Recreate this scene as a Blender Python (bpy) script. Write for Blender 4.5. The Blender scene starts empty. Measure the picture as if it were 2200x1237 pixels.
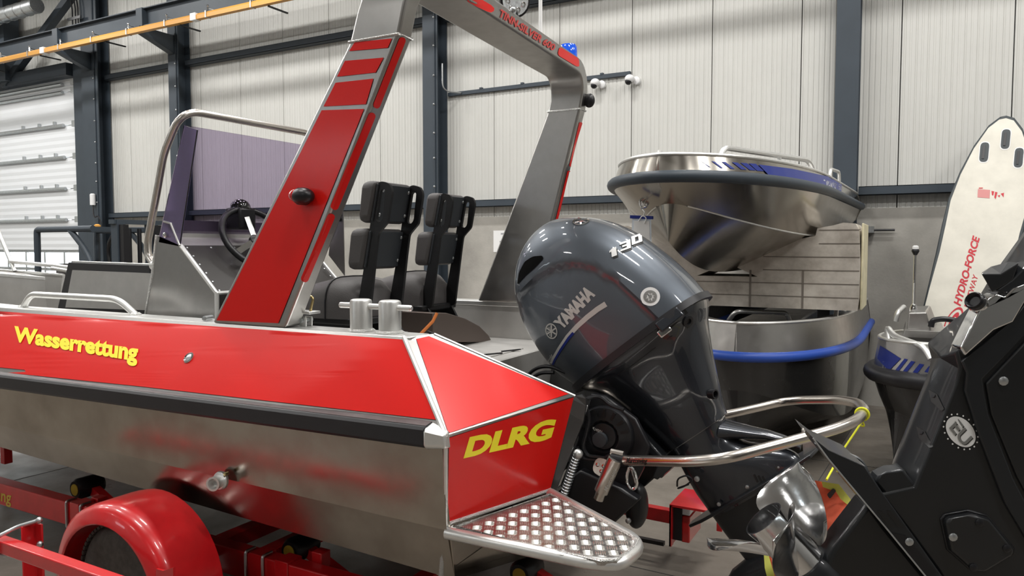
import bpy, bmesh, math, random
from mathutils import Vector as V, Matrix
from mathutils.bvhtree import BVHTree
from mathutils.geometry import tessellate_polygon
random.seed(4)
S = bpy.context.scene
COL = S.collection
PI = math.pi
# ------------------------------------------------------------------ camera
FPX, YAW, PITCH, EYE = 1590.0, math.radians(28.7), math.radians(3.19), 1.75
cam = bpy.data.cameras.new('camera'); camo = bpy.data.objects.new('camera', cam); COL.objects.link(camo)
cam.sensor_width = 36; cam.lens = 36 * FPX / 2200; cam.clip_start = .05; cam.clip_end = 200
camo.location = (0, 0, EYE); camo.rotation_euler = (PI / 2 - PITCH, 0, YAW)
S.camera = camo
# ------------------------------------------------------------------ view + light
S.view_settings.view_transform = 'Standard'; S.view_settings.look = 'None'
S.view_settings.gamma = 1; S.view_settings.use_curve_mapping = False
S.view_settings.exposure = 0.0
wd = bpy.data.worlds.new('daylight'); S.world = wd; wd.use_nodes = True
wd.node_tree.nodes['Background'].inputs[0].default_value = (.86, .95, 1, 1)
wd.node_tree.nodes['Background'].inputs[1].default_value = 6.0
def lamp(name, loc, size, power, col=(1, .982, .955), rot=(0, 0, 0)):
    l = bpy.data.lights.new(name, 'AREA'); l.shape = 'RECTANGLE'; l.size, l.size_y = size
    l.energy = power; l.color = col
    o = bpy.data.objects.new(name, l); o.location = loc; o.rotation_euler = rot; COL.objects.link(o); return o
LY = (.9, 3.6, 6.3)
for y in LY:                                   # rows of strip luminaires under the roof
    for x in (-17, -12.6, -8.2, -3.8, .6, 5):
        lamp('strip_and_fill_light', (x, y, 7.0), (1.3, .30), 124)
for x in (-14, -7, 0): lamp('strip_and_fill_light', (x, -6.6, 7.0), (1.3, .30), 110)  # unseen front row, added as fill for the surfaces facing that way
# ------------------------------------------------------------------ pixel rays of the photograph -> points on real planes
fw = V((-math.sin(YAW) * math.cos(PITCH), math.cos(YAW) * math.cos(PITCH), -math.sin(PITCH)))
rt = V((math.cos(YAW), math.sin(YAW), 0)); upv = rt.cross(fw); EYEP = V((0, 0, EYE))
def ray(x, y): return fw + rt * ((x - 1100) / FPX) - upv * ((y - 618.5) / FPX)
def ay(x, y, v): d = ray(x, y); return EYEP + d * (v / d.y)
def ax(x, y, v): d = ray(x, y); return EYEP + d * (v / d.x)
def az(x, y, v): d = ray(x, y); return EYEP + d * ((v - EYE) / d.z)
def ad(x, y, v): return EYEP + ray(x, y) * v
def ap(x, y, p, n): d = ray(x, y); return EYEP + d * ((V(p) - EYEP).dot(n) / d.dot(n))
# ------------------------------------------------------------------ materials
def nd(nt, t, **k):
    n = nt.nodes.new(t)
    for a, b in k.items(): setattr(n, a, b)
    return n
def mat(name, col, rough=.5, metal=0., coat=0., var=0., vscale=6., vcol=None, bump=0., bscale=60., rvar=0., stretch=None, trans=0., emit=None, alpha=1., spec=.5, ior=1.45):
    m = bpy.data.materials.new(name); m.use_nodes = True; nt = m.node_tree; b = nt.nodes['Principled BSDF']
    b.inputs['Base Color'].default_value = (*col, 1); b.inputs['Roughness'].default_value = rough
    b.inputs['Metallic'].default_value = metal; b.inputs['Coat Weight'].default_value = coat; b.inputs['Coat Roughness'].default_value = .04
    b.inputs['Transmission Weight'].default_value = trans; b.inputs['Alpha'].default_value = alpha
    b.inputs['Specular IOR Level'].default_value = spec; b.inputs['IOR'].default_value = ior
    if emit: b.inputs['Emission Color'].default_value = (*emit[0], 1); b.inputs['Emission Strength'].default_value = emit[1]
    if var or rvar or bump:
        tc = nd(nt, 'ShaderNodeTexCoord'); src = tc.outputs['Object']
        if stretch:
            mp = nd(nt, 'ShaderNodeMapping'); mp.inputs['Scale'].default_value = stretch; nt.links.new(src, mp.inputs[0]); src = mp.outputs[0]
        if var or rvar:
            n = nd(nt, 'ShaderNodeTexNoise'); n.inputs['Scale'].default_value = vscale; n.inputs['Detail'].default_value = 5; n.inputs['Roughness'].default_value = .6
            nt.links.new(src, n.inputs['Vector'])
            if var:
                mx = nd(nt, 'ShaderNodeMixRGB'); c2 = vcol or tuple(c * (1 - var) for c in col)
                mx.inputs[1].default_value = (*col, 1); mx.inputs[2].default_value = (*c2, 1)
                cr = nd(nt, 'ShaderNodeMapRange'); cr.inputs[1].default_value = .35; cr.inputs[2].default_value = .7
                nt.links.new(n.outputs[0], cr.inputs[0]); nt.links.new(cr.outputs[0], mx.inputs[0]); nt.links.new(mx.outputs[0], b.inputs['Base Color'])
            if rvar:
                r2 = nd(nt, 'ShaderNodeMapRange'); r2.inputs[1].default_value = .3; r2.inputs[2].default_value = .7
                r2.inputs[3].default_value = max(rough - rvar, .02); r2.inputs[4].default_value = rough + rvar
                nt.links.new(n.outputs[0], r2.inputs[0]); nt.links.new(r2.outputs[0], b.inputs['Roughness'])
        if bump:
            n2 = nd(nt, 'ShaderNodeTexNoise'); n2.inputs['Scale'].default_value = bscale; n2.inputs['Detail'].default_value = 4
            nt.links.new(src, n2.inputs['Vector']); bp = nd(nt, 'ShaderNodeBump'); bp.inputs['Strength'].default_value = bump; bp.inputs['Distance'].default_value = .01
            nt.links.new(n2.outputs[0], bp.inputs['Height']); nt.links.new(bp.outputs[0], b.inputs['Normal'])
    return m
M = {}
M['panel'] = mat('wall_sheet', (.60, .597, .565), .45, var=.06, vscale=1.5)
M['concrete'] = mat('plinth_concrete', (.46, .44, .40), .85, var=.28, vscale=2.2, bump=.15, bscale=40)
M['floor'] = mat('floor_concrete', (.205, .180, .152), .38, var=.3, vscale=3.0, rvar=.12, bump=.06, bscale=90)
M['joint'] = mat('joint_shadow_gap', (.06, .06, .06), .9)
M['steel'] = mat('painted_steel', (.042, .055, .07), .5, var=.15, vscale=3)
M['frontwall'] = mat('front_wall_sheet', (.30, .30, .29), .6)
M['ceil'] = mat('roof_sheet', (.55, .56, .56), .6)
M['white'] = mat('white_paint', (.8, .8, .8), .4)
M['doorp'] = mat('door_sheet', (.78, .80, .82), .4)
M['glass'] = mat('door_pane', (.95, .98, 1), .03, trans=1, ior=1.02)
M['galv'] = mat('galvanised', (.55, .57, .58), .38, 1, var=.2, vscale=30)
M['orange'] = mat('conductor_yellow', (.62, .30, .055), .4)
M['red'] = mat('red_vinyl', (.70, .011, .008), .33, coat=.25, spec=.25); M['red'].node_tree.nodes['Principled BSDF'].inputs['Coat Roughness'].default_value = .16
M['redpaint'] = mat('red_trailer_paint', (.62, .012, .016), .30, coat=.5, var=.2, vscale=8)
M['yellow'] = mat('yellow_vinyl', (1, .84, .035), .4)
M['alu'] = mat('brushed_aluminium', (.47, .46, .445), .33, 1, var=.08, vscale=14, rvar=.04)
M['hull'] = mat('hull_aluminium', (.40, .365, .32), .20, 1, var=.22, vcol=(.31, .275, .235), vscale=5, rvar=.07, bump=.05, bscale=5)
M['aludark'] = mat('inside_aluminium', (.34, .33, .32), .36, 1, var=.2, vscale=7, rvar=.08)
M['alubright'] = mat('welded_tube_aluminium', (.82, .82, .80), .38, .85, var=.08, vscale=20, rvar=.06)
M['weld'] = mat('weld_bead', (.72, .72, .70), .35, 1, bump=1.0, bscale=220)
M['stain'] = mat('stainless_tube', (.64, .60, .555), .27, 1)
M['chrome'] = mat('polished_metal', (.80, .80, .80), .09, 1, bump=.04, bscale=18)
M['prop'] = mat('polished_propeller', (.72, .72, .72), .13, 1, bump=.10, bscale=14)
M['rubber'] = mat('black_rubber', (.022, .022, .025), .42, var=.2, vscale=12)
M['rubtop'] = mat('pale_rubber', (.08, .075, .075), .5, var=.3, vscale=20)  # lighter rubber tone for the top face of the rub rail
M['black'] = mat('black_plastic', (.010, .010, .012), .36)
M['satin'] = mat('black_powder_coat', (.007, .007, .008), .48)
M['leather'] = mat('grey_vinyl_cushion', (.078, .072, .071), .55, bump=.12, bscale=160)
M['cushback'] = mat('cushion_back_shell', (.032, .036, .041), .5)
M['cowl'] = mat('cowling_paint', (.105, .122, .145), .40, .5, coat=1.)
M['leg'] = mat('leg_paint', (.030, .034, .042), .26, .45, coat=.8)
M['legdark'] = mat('lower_unit_paint', (.016, .018, .021), .40, .2, coat=.25)
M['blk'] = mat('gloss_black_engine', (.011, .012, .0135), .36, 0, coat=.3, rvar=.08, vscale=7)
M['silver'] = mat('silver_print', (.62, .61, .58), .4, .2)
M['navy'] = mat('navy_print', (.015, .03, .22), .4, .1)
M['whitep'] = mat('white_print', (.84, .84, .83), .45)
M['blackp'] = mat('black_print', (.012, .012, .012), .5)
M['redp'] = mat('red_print', (.55, .02, .035), .45)
M['pinkp'] = mat('faded_red_print', (.62, .25, .24), .5)
M['bow'] = mat('polished_hull', (.40, .375, .335), .19, 1, rvar=.05, vscale=6, bump=.02, bscale=3)
M['bow2'] = mat('dark_hull_paint', (.022, .022, .022), .24, 0, coat=.4, rvar=.05, vscale=6)
M['blue'] = mat('blue_rubber', (.028, .085, .42), .4)
M['bluelens'] = mat('blue_lens', (.01, .09, .65), .12, coat=1, emit=((.01, .08, .6), .25))
M['redlens'] = mat('red_lens', (.5, .01, .01), .08, coat=1)
M['foam'] = mat('foam_block', (.62, .575, .51), .75, var=.45, vcol=(.40, .36, .31), vscale=7, bump=.35, bscale=14)
M['foamside'] = mat('foam_block_side', (.72, .66, .45), .7, var=.25, vscale=9)
M['foamline'] = mat('foam_joint', (.20, .175, .15), .9)
M['sup'] = mat('board_canvas', (.74, .71, .62), .5, var=.16, vscale=4, bump=.2, bscale=9)
M['suprail'] = mat('board_rail', (.045, .055, .06), .5)
M['acryl'] = mat('violet_acrylic', (.50, .44, .58), .02, trans=1, ior=1.05, alpha=1)
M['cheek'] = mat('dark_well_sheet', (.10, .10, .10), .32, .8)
M['locker'] = mat('dark_brown_sheet', (.15, .12, .105), .42, .7)  # dark brown sheet of the locker end
M['dash'] = mat('dashboard_black', (.032, .029, .027), .6)
M['alumatte'] = mat('matt_aluminium', (.50, .49, .47), .55, .7, var=.1, vscale=9)
M['acryl2'] = mat('violet_acrylic_edge', (.36, .30, .50), .06, trans=.75, ior=1.3, coat=1)
M['rope'] = mat('yellow_cord', (.78, .80, .03), .6)
M['flago'] = mat('orange_cloth', (.88, .16, .08), .7, var=.2, vscale=14, bump=.3, bscale=20)
M['flagy'] = mat('yellow_cloth', (.62, .64, .12), .7, var=.2, vscale=14)
M['tyre'] = mat('tyre_rubber', (.085, .08, .072), .8, var=.4, vscale=30, bump=.4, bscale=50)
M['paper'] = mat('paper', (.82, .82, .81), .6)
M['brass'] = mat('brass_shackle', (.42, .33, .16), .34, 1)
M['strap'] = mat('orange_strap', (.55, .16, .03), .7)
M['clearpl'] = mat('clear_pocket', (.72, .78, .84), .15, coat=1)
M['lensw'] = mat('clear_lens', (.75, .78, .80), .08, coat=1, var=.4, vscale=60)
M['plate'] = mat('tread_plate', (.50, .48, .46), .38, 1, rvar=.1, vscale=40)
M['treadbar'] = mat('tread_bars', (.74, .73, .69), .36, 1)
# ------------------------------------------------------------------ mesh builder
TRI = {'topside', 'arch_frame', 'sheer_strake', 'leg_housing', 'wing_top', 'wing_face', 'side_beam'}
class MB:
    def __init__(s): s.v = []; s.f = []
    def add(s, vs, fs):
        n = len(s.v); s.v += [V(p) for p in vs]; s.f += [tuple(i + n for i in f) for f in fs]; return s
    def box(s, a, b):
        x0, y0, z0 = a; x1, y1, z1 = b
        return s.add([(x0,y0,z0),(x1,y0,z0),(x1,y1,z0),(x0,y1,z0),(x0,y0,z1),(x1,y0,z1),(x1,y1,z1),(x0,y1,z1)],
                     [(0,3,2,1),(4,5,6,7),(0,1,5,4),(1,2,6,5),(2,3,7,6),(3,0,4,7)])
    def bar(s, p, q, w, h, side=None):
        p, q = V(p), V(q); d = (q - p).normalized(); sd = V(side) if side else V((0, 0, 1)).cross(d)
        if sd.length < 1e-4: sd = V((1, 0, 0))
        sd = (sd - d * sd.dot(d)).normalized(); u = d.cross(sd); sd *= w / 2; u *= h / 2
        c = [p-sd-u, p+sd-u, p+sd+u, p-sd+u, q-sd-u, q+sd-u, q+sd+u, q-sd+u]
        return s.add(c, [(0,3,2,1),(4,5,6,7),(0,1,5,4),(1,2,6,5),(2,3,7,6),(3,0,4,7)])
    def prism(s, poly, vec):
        poly = [V(p) for p in poly]; vec = V(vec); n = len(poly)
        tr = tessellate_polygon([poly])
        s.add(poly + [p + vec for p in poly],
              [tuple(t) for t in tr] + [tuple(i + n for i in reversed(t)) for t in tr] + [(i, i + n, (i + 1) % n + n, (i + 1) % n) for i in range(n)])
        return s
    def quads(s, rings, closed=True, cap=True):
        n = len(rings[0]); m = len(rings); fs = []
        for j in range(m - 1):
            for i in range(n if closed else n - 1):
                fs.append((j*n+i, j*n+(i+1) % n, (j+1)*n+(i+1) % n, (j+1)*n+i))
        if cap and closed: fs += [tuple(range(n))[::-1], tuple(range((m-1)*n, m*n))]
        return s.add([p for r in rings for p in r], fs)
    def tube(s, pts, r, seg=12, closed=False):
        pts = [V(p) for p in pts]; n = len(pts); rings = []; prev = None
        for i, p in enumerate(pts):
            if closed: t = pts[(i+1) % n] - pts[i-1]
            else: t = pts[min(i+1, n-1)] - pts[max(i-1, 0)]
            t.normalize()
            if prev is None: a = V((0, 0, 1)).cross(t); a = a if a.length > .1 else V((1, 0, 0)).cross(t)
            else: a = prev - t * prev.dot(t)
            a.normalize(); b = t.cross(a); prev = a; rr = r[i] if isinstance(r, (list, tuple)) else r
            rings.append([p + (a * math.cos(2*PI*k/seg) + b * math.sin(2*PI*k/seg)) * rr for k in range(seg)])
        if closed: rings.append(rings[0])
        return s.quads(rings, cap=not closed)
    def lathe(s, c, axis, prof, seg=24, cap=True):
        c = V(c); w = V(axis).normalized(); a = w.orthogonal().normalized(); b = w.cross(a)
        return s.quads([[c + w*h + (a*math.cos(2*PI*k/seg) + b*math.sin(2*PI*k/seg))*r for k in range(seg)] for r, h in prof], cap=cap)
    def ball(s, c, r, seg=16, n=9, sc=(1, 1, 1)):
        c = V(c)
        rings = []
        for j in range(n + 1):
            t = PI * (j + .02 if j == 0 else j - .02 if j == n else j) / n
            rings.append([c + V((r*sc[0]*math.sin(t)*math.cos(2*PI*k/seg), r*sc[1]*math.sin(t)*math.sin(2*PI*k/seg), -r*sc[2]*math.cos(t))) for k in range(seg)])
        return s.quads(rings)
    def build(s, name, m, parent=None, smooth=35, bevel=0, bseg=2, label=None, local=False, subsurf=0):
        me = bpy.data.meshes.new(name); o = bpy.data.objects.new(name, me); COL.objects.link(o)
        off = V((0, 0, 0))
        if parent is not None:
            o.parent = parent
            if not local: off = wloc(parent)
        me.from_pydata([p - off for p in s.v], [], s.f); me.update()
        bm = bmesh.new(); bm.from_mesh(me); bmesh.ops.recalc_face_normals(bm, faces=bm.faces)
        if name in TRI: bmesh.ops.triangulate(bm, faces=bm.faces)
        bm.to_mesh(me); bm.free()
        me.materials.append(M[m] if isinstance(m, str) else m)
        if smooth:
            me.shade_smooth(); me.set_sharp_from_angle(angle=math.radians(smooth))
        if bevel:
            b = o.modifiers.new('edge', 'BEVEL'); b.width = bevel; b.segments = bseg; b.limit_method = 'ANGLE'; b.angle_limit = math.radians(40); b.harden_normals = False
        if subsurf:
            b = o.modifiers.new('round', 'SUBSURF'); b.levels = b.render_levels = subsurf
        if label: o['label'] = label
        return o
def wloc(o):
    p = V(o.location)
    while o.parent: o = o.parent; p += V(o.location)
    return p
def thing(name, label, cat, loc, group=None, rotz=0):
    o = bpy.data.objects.new(name, None); COL.objects.link(o); o.location = loc; o.rotation_euler.z = rotz; o.empty_display_size = .2
    return tag(o, label, cat, group)
def tag(o, label, cat, group=None):
    o['label'] = label; o['category'] = cat
    if group: o['group'] = group
    return o
def struct(o, label=None):
    o['kind'] = 'structure'
    if label: o['label'] = label
    return o
def stuff(o): o['kind'] = 'stuff'; return o
def empty_struct(name, loc=(0, 0, 0)):
    o = bpy.data.objects.new(name, None); COL.objects.link(o); o.location = loc; o['kind'] = 'structure'; return o
def rnd(pts, r, n=6):                              # polyline with rounded corners
    pts = [V(p) for p in pts]; out = [pts[0]]
    for i in range(1, len(pts) - 1):
        a, b, c = pts[i-1], pts[i], pts[i+1]; rr = r[i-1] if isinstance(r, (list, tuple)) else r
        d1 = (a - b); d2 = (c - b); k = min(rr, d1.length * .49, d2.length * .49); p = b + d1.normalized()*k; q = b + d2.normalized()*k
        for j in range(n + 1):
            t = j / n; out.append(p*(1-t)**2 + b*2*t*(1-t) + q*t*t)
    out.append(pts[-1]); return out
def rpoly(pts, r, n=5):                            # closed polygon with rounded corners (2D tuples or vectors)
    pts = [V((*p, 0)) if len(p) == 2 else V(p) for p in pts]; m = len(pts); out = []
    for i in range(m):
        a, b, c = pts[i-1], pts[i], pts[(i+1) % m]; d1 = a - b; d2 = c - b; rr = r[i] if isinstance(r, (list, tuple)) else r
        k = min(rr, d1.length*.49, d2.length*.49); p = b + d1.normalized()*k; q = b + d2.normalized()*k
        if k < 1e-6: out.append(b); continue
        for j in range(n + 1):
            t = j / n; out.append(p*(1-t)**2 + b*2*t*(1-t) + q*t*t)
    return out
def bvh_of(objs):
    vs, fs = [], []
    for o in objs:
        n = len(vs); w = wloc(o); vs += [v.co + w for v in o.data.vertices]; fs += [tuple(i + n for i in p.vertices) for p in o.data.polygons]
    return BVHTree.FromPolygons(vs, fs)
def text2d(s, bold=0., shear=0., sx=1.):
    cu = bpy.data.curves.new('lettering', 'FONT'); cu.body = s; cu.offset = bold; cu.shear = shear; cu.resolution_u = 4
    o = bpy.data.objects.new('lettering', cu); COL.objects.link(o); bpy.context.view_layer.update()
    me = bpy.data.meshes.new_from_object(o.evaluated_get(bpy.context.evaluated_depsgraph_get()))
    vs = [(v.co.x, v.co.y) for v in me.vertices]; fs = [tuple(p.vertices) for p in me.polygons]
    bpy.data.objects.remove(o); bpy.data.curves.remove(cu); bpy.data.meshes.remove(me)
    x0 = min(v[0] for v in vs); x1 = max(v[0] for v in vs); y0 = min(v[1] for v in vs); y1 = max(v[1] for v in vs)
    return [((x-x0)/(x1-x0), (y-y0)/(y1-y0)) for x, y in vs], fs
def densify(vs, fs, n):
    bm = bmesh.new(); bv = [bm.verts.new((*v, 0)) for v in vs]
    for f in fs:
        try: bm.faces.new([bv[i] for i in f])
        except ValueError: pass
    bmesh.ops.triangulate(bm, faces=bm.faces); bm.verts.index_update()
    P = [v.co.to_2d()[:] for v in bm.verts]; T = [tuple(v.index for v in f.verts) for f in bm.faces]; bm.free()
    for _ in range(n):
        mid = {}; N = []
        def m(i, j):
            k = (min(i, j), max(i, j))
            if k not in mid: mid[k] = len(P); P.append(((P[i][0] + P[j][0])/2, (P[i][1] + P[j][1])/2))
            return mid[k]
        for a, b, c in T: x, y, z = m(a, b), m(b, c), m(c, a); N += [(a, x, z), (x, b, y), (z, y, c), (x, y, z)]
        T = N
    return P, T
def bil(q, u, v):
    (a, b, c, d) = q; return tuple(a[i]*(1-u)*(1-v) + b[i]*u*(1-v) + c[i]*u*v + d[i]*(1-u)*v for i in (0, 1))
def decal(name, pix, faces, target, m, parent, off=.0015, label=None):
    """flat print lying on the surface of TARGET; pix are photograph pixels whose rays find the surface points"""
    t = target if isinstance(target, BVHTree) else bvh_of(target if isinstance(target, list) else [target])
    vs = []; last = None
    for x, y in pix:
        d = ray(x, y).normalized(); h = t.ray_cast(EYEP, d)
        if h[0] is None: vs.append(None); continue
        n = h[1] if h[1].dot(d) < 0 else -h[1]; vs.append(h[0] + n * off)
    fs = [f for f in faces if all(vs[i] is not None for i in f)]
    b = MB(); b.add([p if p is not None else V((0, 0, 0)) for p in vs], fs)
    used = sorted({i for f in fs for i in f}); mp = {o: i for i, o in enumerate(used)}
    b.v = [b.v[i] for i in used]; b.f = [tuple(mp[i] for i in f) for f in fs]
    return b.build(name, m, parent, smooth=60, label=label)
def decal_text(name, s, quad, target, m, parent, bold=.0, shear=0., dens=0, off=.0015, label=None):
    vs, fs = text2d(s, bold, shear)
    if dens: vs, fs = densify(vs, fs, dens)
    return decal(name, [bil(quad, u, v) for u, v in vs], fs, target, m, parent, off, label)
def decal_poly(name, pts, target, m, parent, off=.001, dens=0, label=None):
    p3 = [V((x, y, 0)) for x, y in pts]; fs = [tuple(t) for t in tessellate_polygon([p3])]; vs = list(pts)
    if dens: vs, fs = densify(vs, fs, dens)
    return decal(name, vs, fs, target, m, parent, off, label)
def ell(cx, cy, a, b, rot=0, n=28, r0=0): 
    return [(cx + a*math.cos(t)*math.cos(rot) - b*math.sin(t)*math.sin(rot), cy + a*math.cos(t)*math.sin(rot) + b*math.sin(t)*math.cos(rot)) for t in [2*PI*k/n for k in range(n)]]
def ring_pix(cx, cy, a, b, rot, k, n=36):
    o = ell(cx, cy, a, b, rot, n); i = ell(cx, cy, a*k, b*k, rot, n); return o + i, [(j, (j+1) % n, (j+1) % n + n, j + n) for j in range(n)]
def screw(parent, p, nrm, r=.008, m='galv', name='screw', h=.004):
    return MB().lathe(V(p) - V(nrm)*.002, nrm, [(r, 0), (r, h), (r*.6, h*1.5), (r*.05, h*1.6)], 10).build(name, m, parent)
# =================================================================== ROOM
XL, XR, YF, YB, ZC = -20.5, 9.0, -9.0, 9.0, 7.6
fl = struct(MB().box((XL, YF, -.2), (XR, YB + .3, 0)).build('floor', 'floor'))
for k, (a, b) in enumerate([((XL, 4.25), (XR, 3.55)), ((XL, 6.6), (XR, 6.4))]):
    MB().bar((*a, .0005), (*b, .0005), .006, .002).build('floor_joint', 'joint', fl)
for x in (-6.5, -1.35, 3.4): MB().bar((x, YF, .0005), (x + .9, YB, .0005), .006, .002).build('floor_joint', 'joint', fl)
struct(MB().box((XL, YF, ZC), (XR, YB + .3, ZC + .2)).build('ceiling', 'ceil'))
wb = empty_struct('wall_back', (0, YB, 0))
MB().box((-14.55, YB, 0), (XR, YB + .25, 2.17)).build('plinth', 'concrete', wb)
MB().box((XL, YB, 0), (-18.9, YB + .25, 2.17)).build('plinth', 'concrete', wb)
def panel_profile(w):                               # micro-ribbed sandwich sheet: shallow grooves, tongue joint at each end
    pts = [(0.004, .02), (.006, 0)]; n = 18; p = (w - .012) / n
    for i in range(n):
        x = .006 + i * p
        dpt = .0065 if i % 2 == 0 else .004
        pts += [(x + p*.30, 0), (x + p*.40, dpt), (x + p*.62, dpt), (x + p*.72, 0)]
    return pts + [(w - .006, 0), (w - .004, .02)]
def panel_mesh(z0, z1):
    b = MB(); pr = panel_profile(1.0); b.quads([[V((x, y, z0)) for x, y in pr], [V((x, y, z1)) for x, y in pr]], closed=False, cap=False)
    return b
proto = {}
x = -5.21 - 14
while x < XR:                                       # joints fall where the photograph shows them, every metre
    door = -18.8 < x + .5 < -14.9
    z0 = 5.3 if door else 2.17
    if z0 not in proto:
        o = panel_mesh(z0 - 0, ZC).build('wall_panel', 'panel', wb, smooth=0, local=True); proto[z0] = o
    else: o = proto[z0].copy(); COL.objects.link(o)
    o.location = (x - .0, 0.0, 0); x += 1.0
MB().box((XL, YB + .03, 2.17), (-15, YB + .06, ZC)).build('joint_backing', 'joint', wb) if False else None
MB().box((-14.9, YB + .03, 2.17), (XR, YB + .08, ZC)).build('panel_core', 'joint', wb)
MB().box((XL, YB + .03, 5.3), (-14.9, YB + .08, ZC)).build('panel_core', 'joint', wb)
struct(MB().box((XL - .2, YF, 0), (XL, YB, ZC)).build('wall_left', 'panel'))
struct(MB().box((XR, YF, 0), (XR + .2, YB, ZC)).build('wall_right', 'frontwall'))
WX0, WX1, WZ0, WZ1 = -13.9, -10.9, 3.45, 4.45
for k, (a, b_) in enumerate((((XL, 0), (WX0, ZC)), ((WX1, 0), (XR, ZC)), ((WX0, 0), (WX1, WZ0)), ((WX0, WZ1), (WX1, ZC)))):
    struct(MB().box((a[0], YF - .2, a[1]), (b_[0], YF, b_[1])).build('wall_front', 'frontwall'))
w1 = empty_struct('window_1', (WX0, YF, WZ0))
for i in range(3):
    x0 = WX0 + i; MB().box((x0 + .03, YF - .11, WZ0 + .03), (x0 + .97, YF - .10, WZ1 - .03)).build('pane', 'glass', w1)
    MB().box((x0 - .03, YF - .14, WZ0), (x0 + .03, YF - .06, WZ1)).build('window_post', 'white', w1)
for z in (WZ0, WZ1 - .03): MB().box((WX0, YF - .14, z), (WX1, YF - .06, z + .03)).build('window_frame', 'white', w1)
# ---- steel frame of the hall
def ibeam(b, p, q, w, h, tf, tw, side=(1, 0, 0)):
    p, q, sd = V(p), V(q), V(side); d = (q - p).normalized(); u = d.cross(sd)
    b.bar(p + u*(h/2 - tf/2), q + u*(h/2 - tf/2), w, tf, sd); b.bar(p - u*(h/2 - tf/2), q - u*(h/2 - tf/2), w, tf, sd); b.bar(p, q, tw, h - 2*tf, sd)
cols = [(-14.02, .50), (-11.58, .26), (-6.10, .25), (-.71, .23)]
for k, (cx, w) in enumerate(cols):
    t = empty_struct('steel_column', (cx, 8.85, 0))
    t['label'] = ['wide grey steel column beside the sectional door', 'grey steel column behind the boat windscreen', 'grey steel column behind the two boat seats', 'grey steel column behind the stacked boats'][k]
    b = MB(); ibeam(b, (cx, 8.855, 0), (cx, 8.855, ZC), w, .25, .016, .012); b.build('column_section', 'steel', t, smooth=0)
    b = MB(); b.box((cx - w/2 - .05, 8.7, 0), (cx + w/2 + .05, 8.995, .02)); b.build('base_plate', 'galv', t)
    if k in (1, 2, 0):                              # cable with clips down the flange
        b = MB(); b.tube([(cx + w*.33, 8.72, 1.5), (cx + w*.33, 8.72, 6.5)], .012, 8); b.build('cable_pipe', 'steel', t)
        for z in (2.6, 3.0, 3.35, 3.75, 4.15, 4.56, 4.95):
            MB().ball((cx + w*.33, 8.705, z), .016, 8, 5).build('pipe_clip', 'galv', t)
for z, nm in ((2.355, 'lower'), (4.99, 'upper')):
    for k, (a, b_) in enumerate([(-13.75, -11.73), (-11.43, -6.24), (-5.96, -.84), (-.58, XR)]):
        b = MB(); y0 = 8.86
        b.box((a, y0, z - .05), (b_, y0 + .008, z + .045)); b.box((a, y0, z + .038), (b_, 8.992, z + .045)); b.box((a, y0, z - .05), (b_, 8.992, z - .043))
        o = struct(b.build('wall_girt', 'steel', None, smooth=0)); o['label'] = f'{nm} grey steel wall rail, bay {["beside the door", "behind the windscreen", "behind the arch", "above the board"][k]}'
b = MB(); ibeam(b, (-18.3, 8.9, 6.6), (-14.4, 8.9, 6.6), .12, .2, .012, .01, (0, 0, 1))
# door bracing left of the wide column
t = struct(MB().bar((-17.0, 8.75, 5.14), (-14.3, 8.75, 6.75), .14, .13).build('diagonal_brace', 'steel')); t['label'] = 'grey diagonal steel brace above the sectional door'
t = struct(MB().box((-17.4, 8.6, 5.2), (-16.68, 8.9, ZC)).build('steel_column', 'steel')); t['label'] = 'grey steel post above the sectional door at the frame edge'
t = thing('ventilation_pipe', 'grey ribbed ventilation pipe under the roof, top corner above the door', 'pipe', (-17.5, 8.3, 6.3))
b = MB(); b.tube([(-19.5, 8.3, 6.30), (-14.9, 8.3, 6.36)], .14, 16); b.build('pipe', 'galv', t)
for i in range(14): MB().lathe((-18.6 + i*.28, 8.3, 6.31 + i*.0036), (1, 0, 0), [(.14, 0), (.15, .01), (.15, .025), (.14, .035)], 16).build('pipe_rib', 'galv', t)
b = MB()
for dx in (0, .1, .18): b.tube([(-14.35 + dx, 8.66, 7.5), (-14.5 + dx, 8.66, 6.9), (-14.38 + dx, 8.66, 6.3), (-14.38 + dx, 8.66, 5.8)], .014, 8)
for z in (7.0, 6.5, 6.1): b.box((-14.52, 8.64, z), (-14.1, 8.66, z + .05))
t = thing('cable_ladder', 'cables on a ladder running up beside the wide column', 'cables', (-14.3, 8.66, 5.8)); b.build('cable_run', 'black', t)
# ---- sectional door
d1 = empty_struct('door_1', (-16.8, 8.95, 0)); DX0, DX1 = -18.9, -14.70
zs = [0, .62, 1.28, 1.66, 2.30, 2.93, 3.56, 4.2, 4.86, 5.12]
for z0, z1 in zip(zs[:-1], zs[1:]):
    if z1 in (1.66, 1.28): continue
    pr = [(8.95, z0 + .004)] + [(8.95 + (.008 if i % 2 else 0), z0 + .01 + (z1 - z0 - .02)*i/9) for i in range(10)] + [(8.95, z1 - .004)]
    pr += [(8.99, z1 - .004), (8.99, z0 + .004)]
    MB().quads([[V((DX0, y, z)) for y, z in pr], [V((DX1, y, z)) for y, z in pr]]).build('door_panel', 'doorp', d1, smooth=0)
for zc in (.66, 1.28, 1.66):
    MB().box((DX0, 8.95, zc - .03), (DX1, 8.99, zc + .03)).build('window_rail', 'galv', d1)
n = 6; w = (DX1 - DX0) / n
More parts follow.
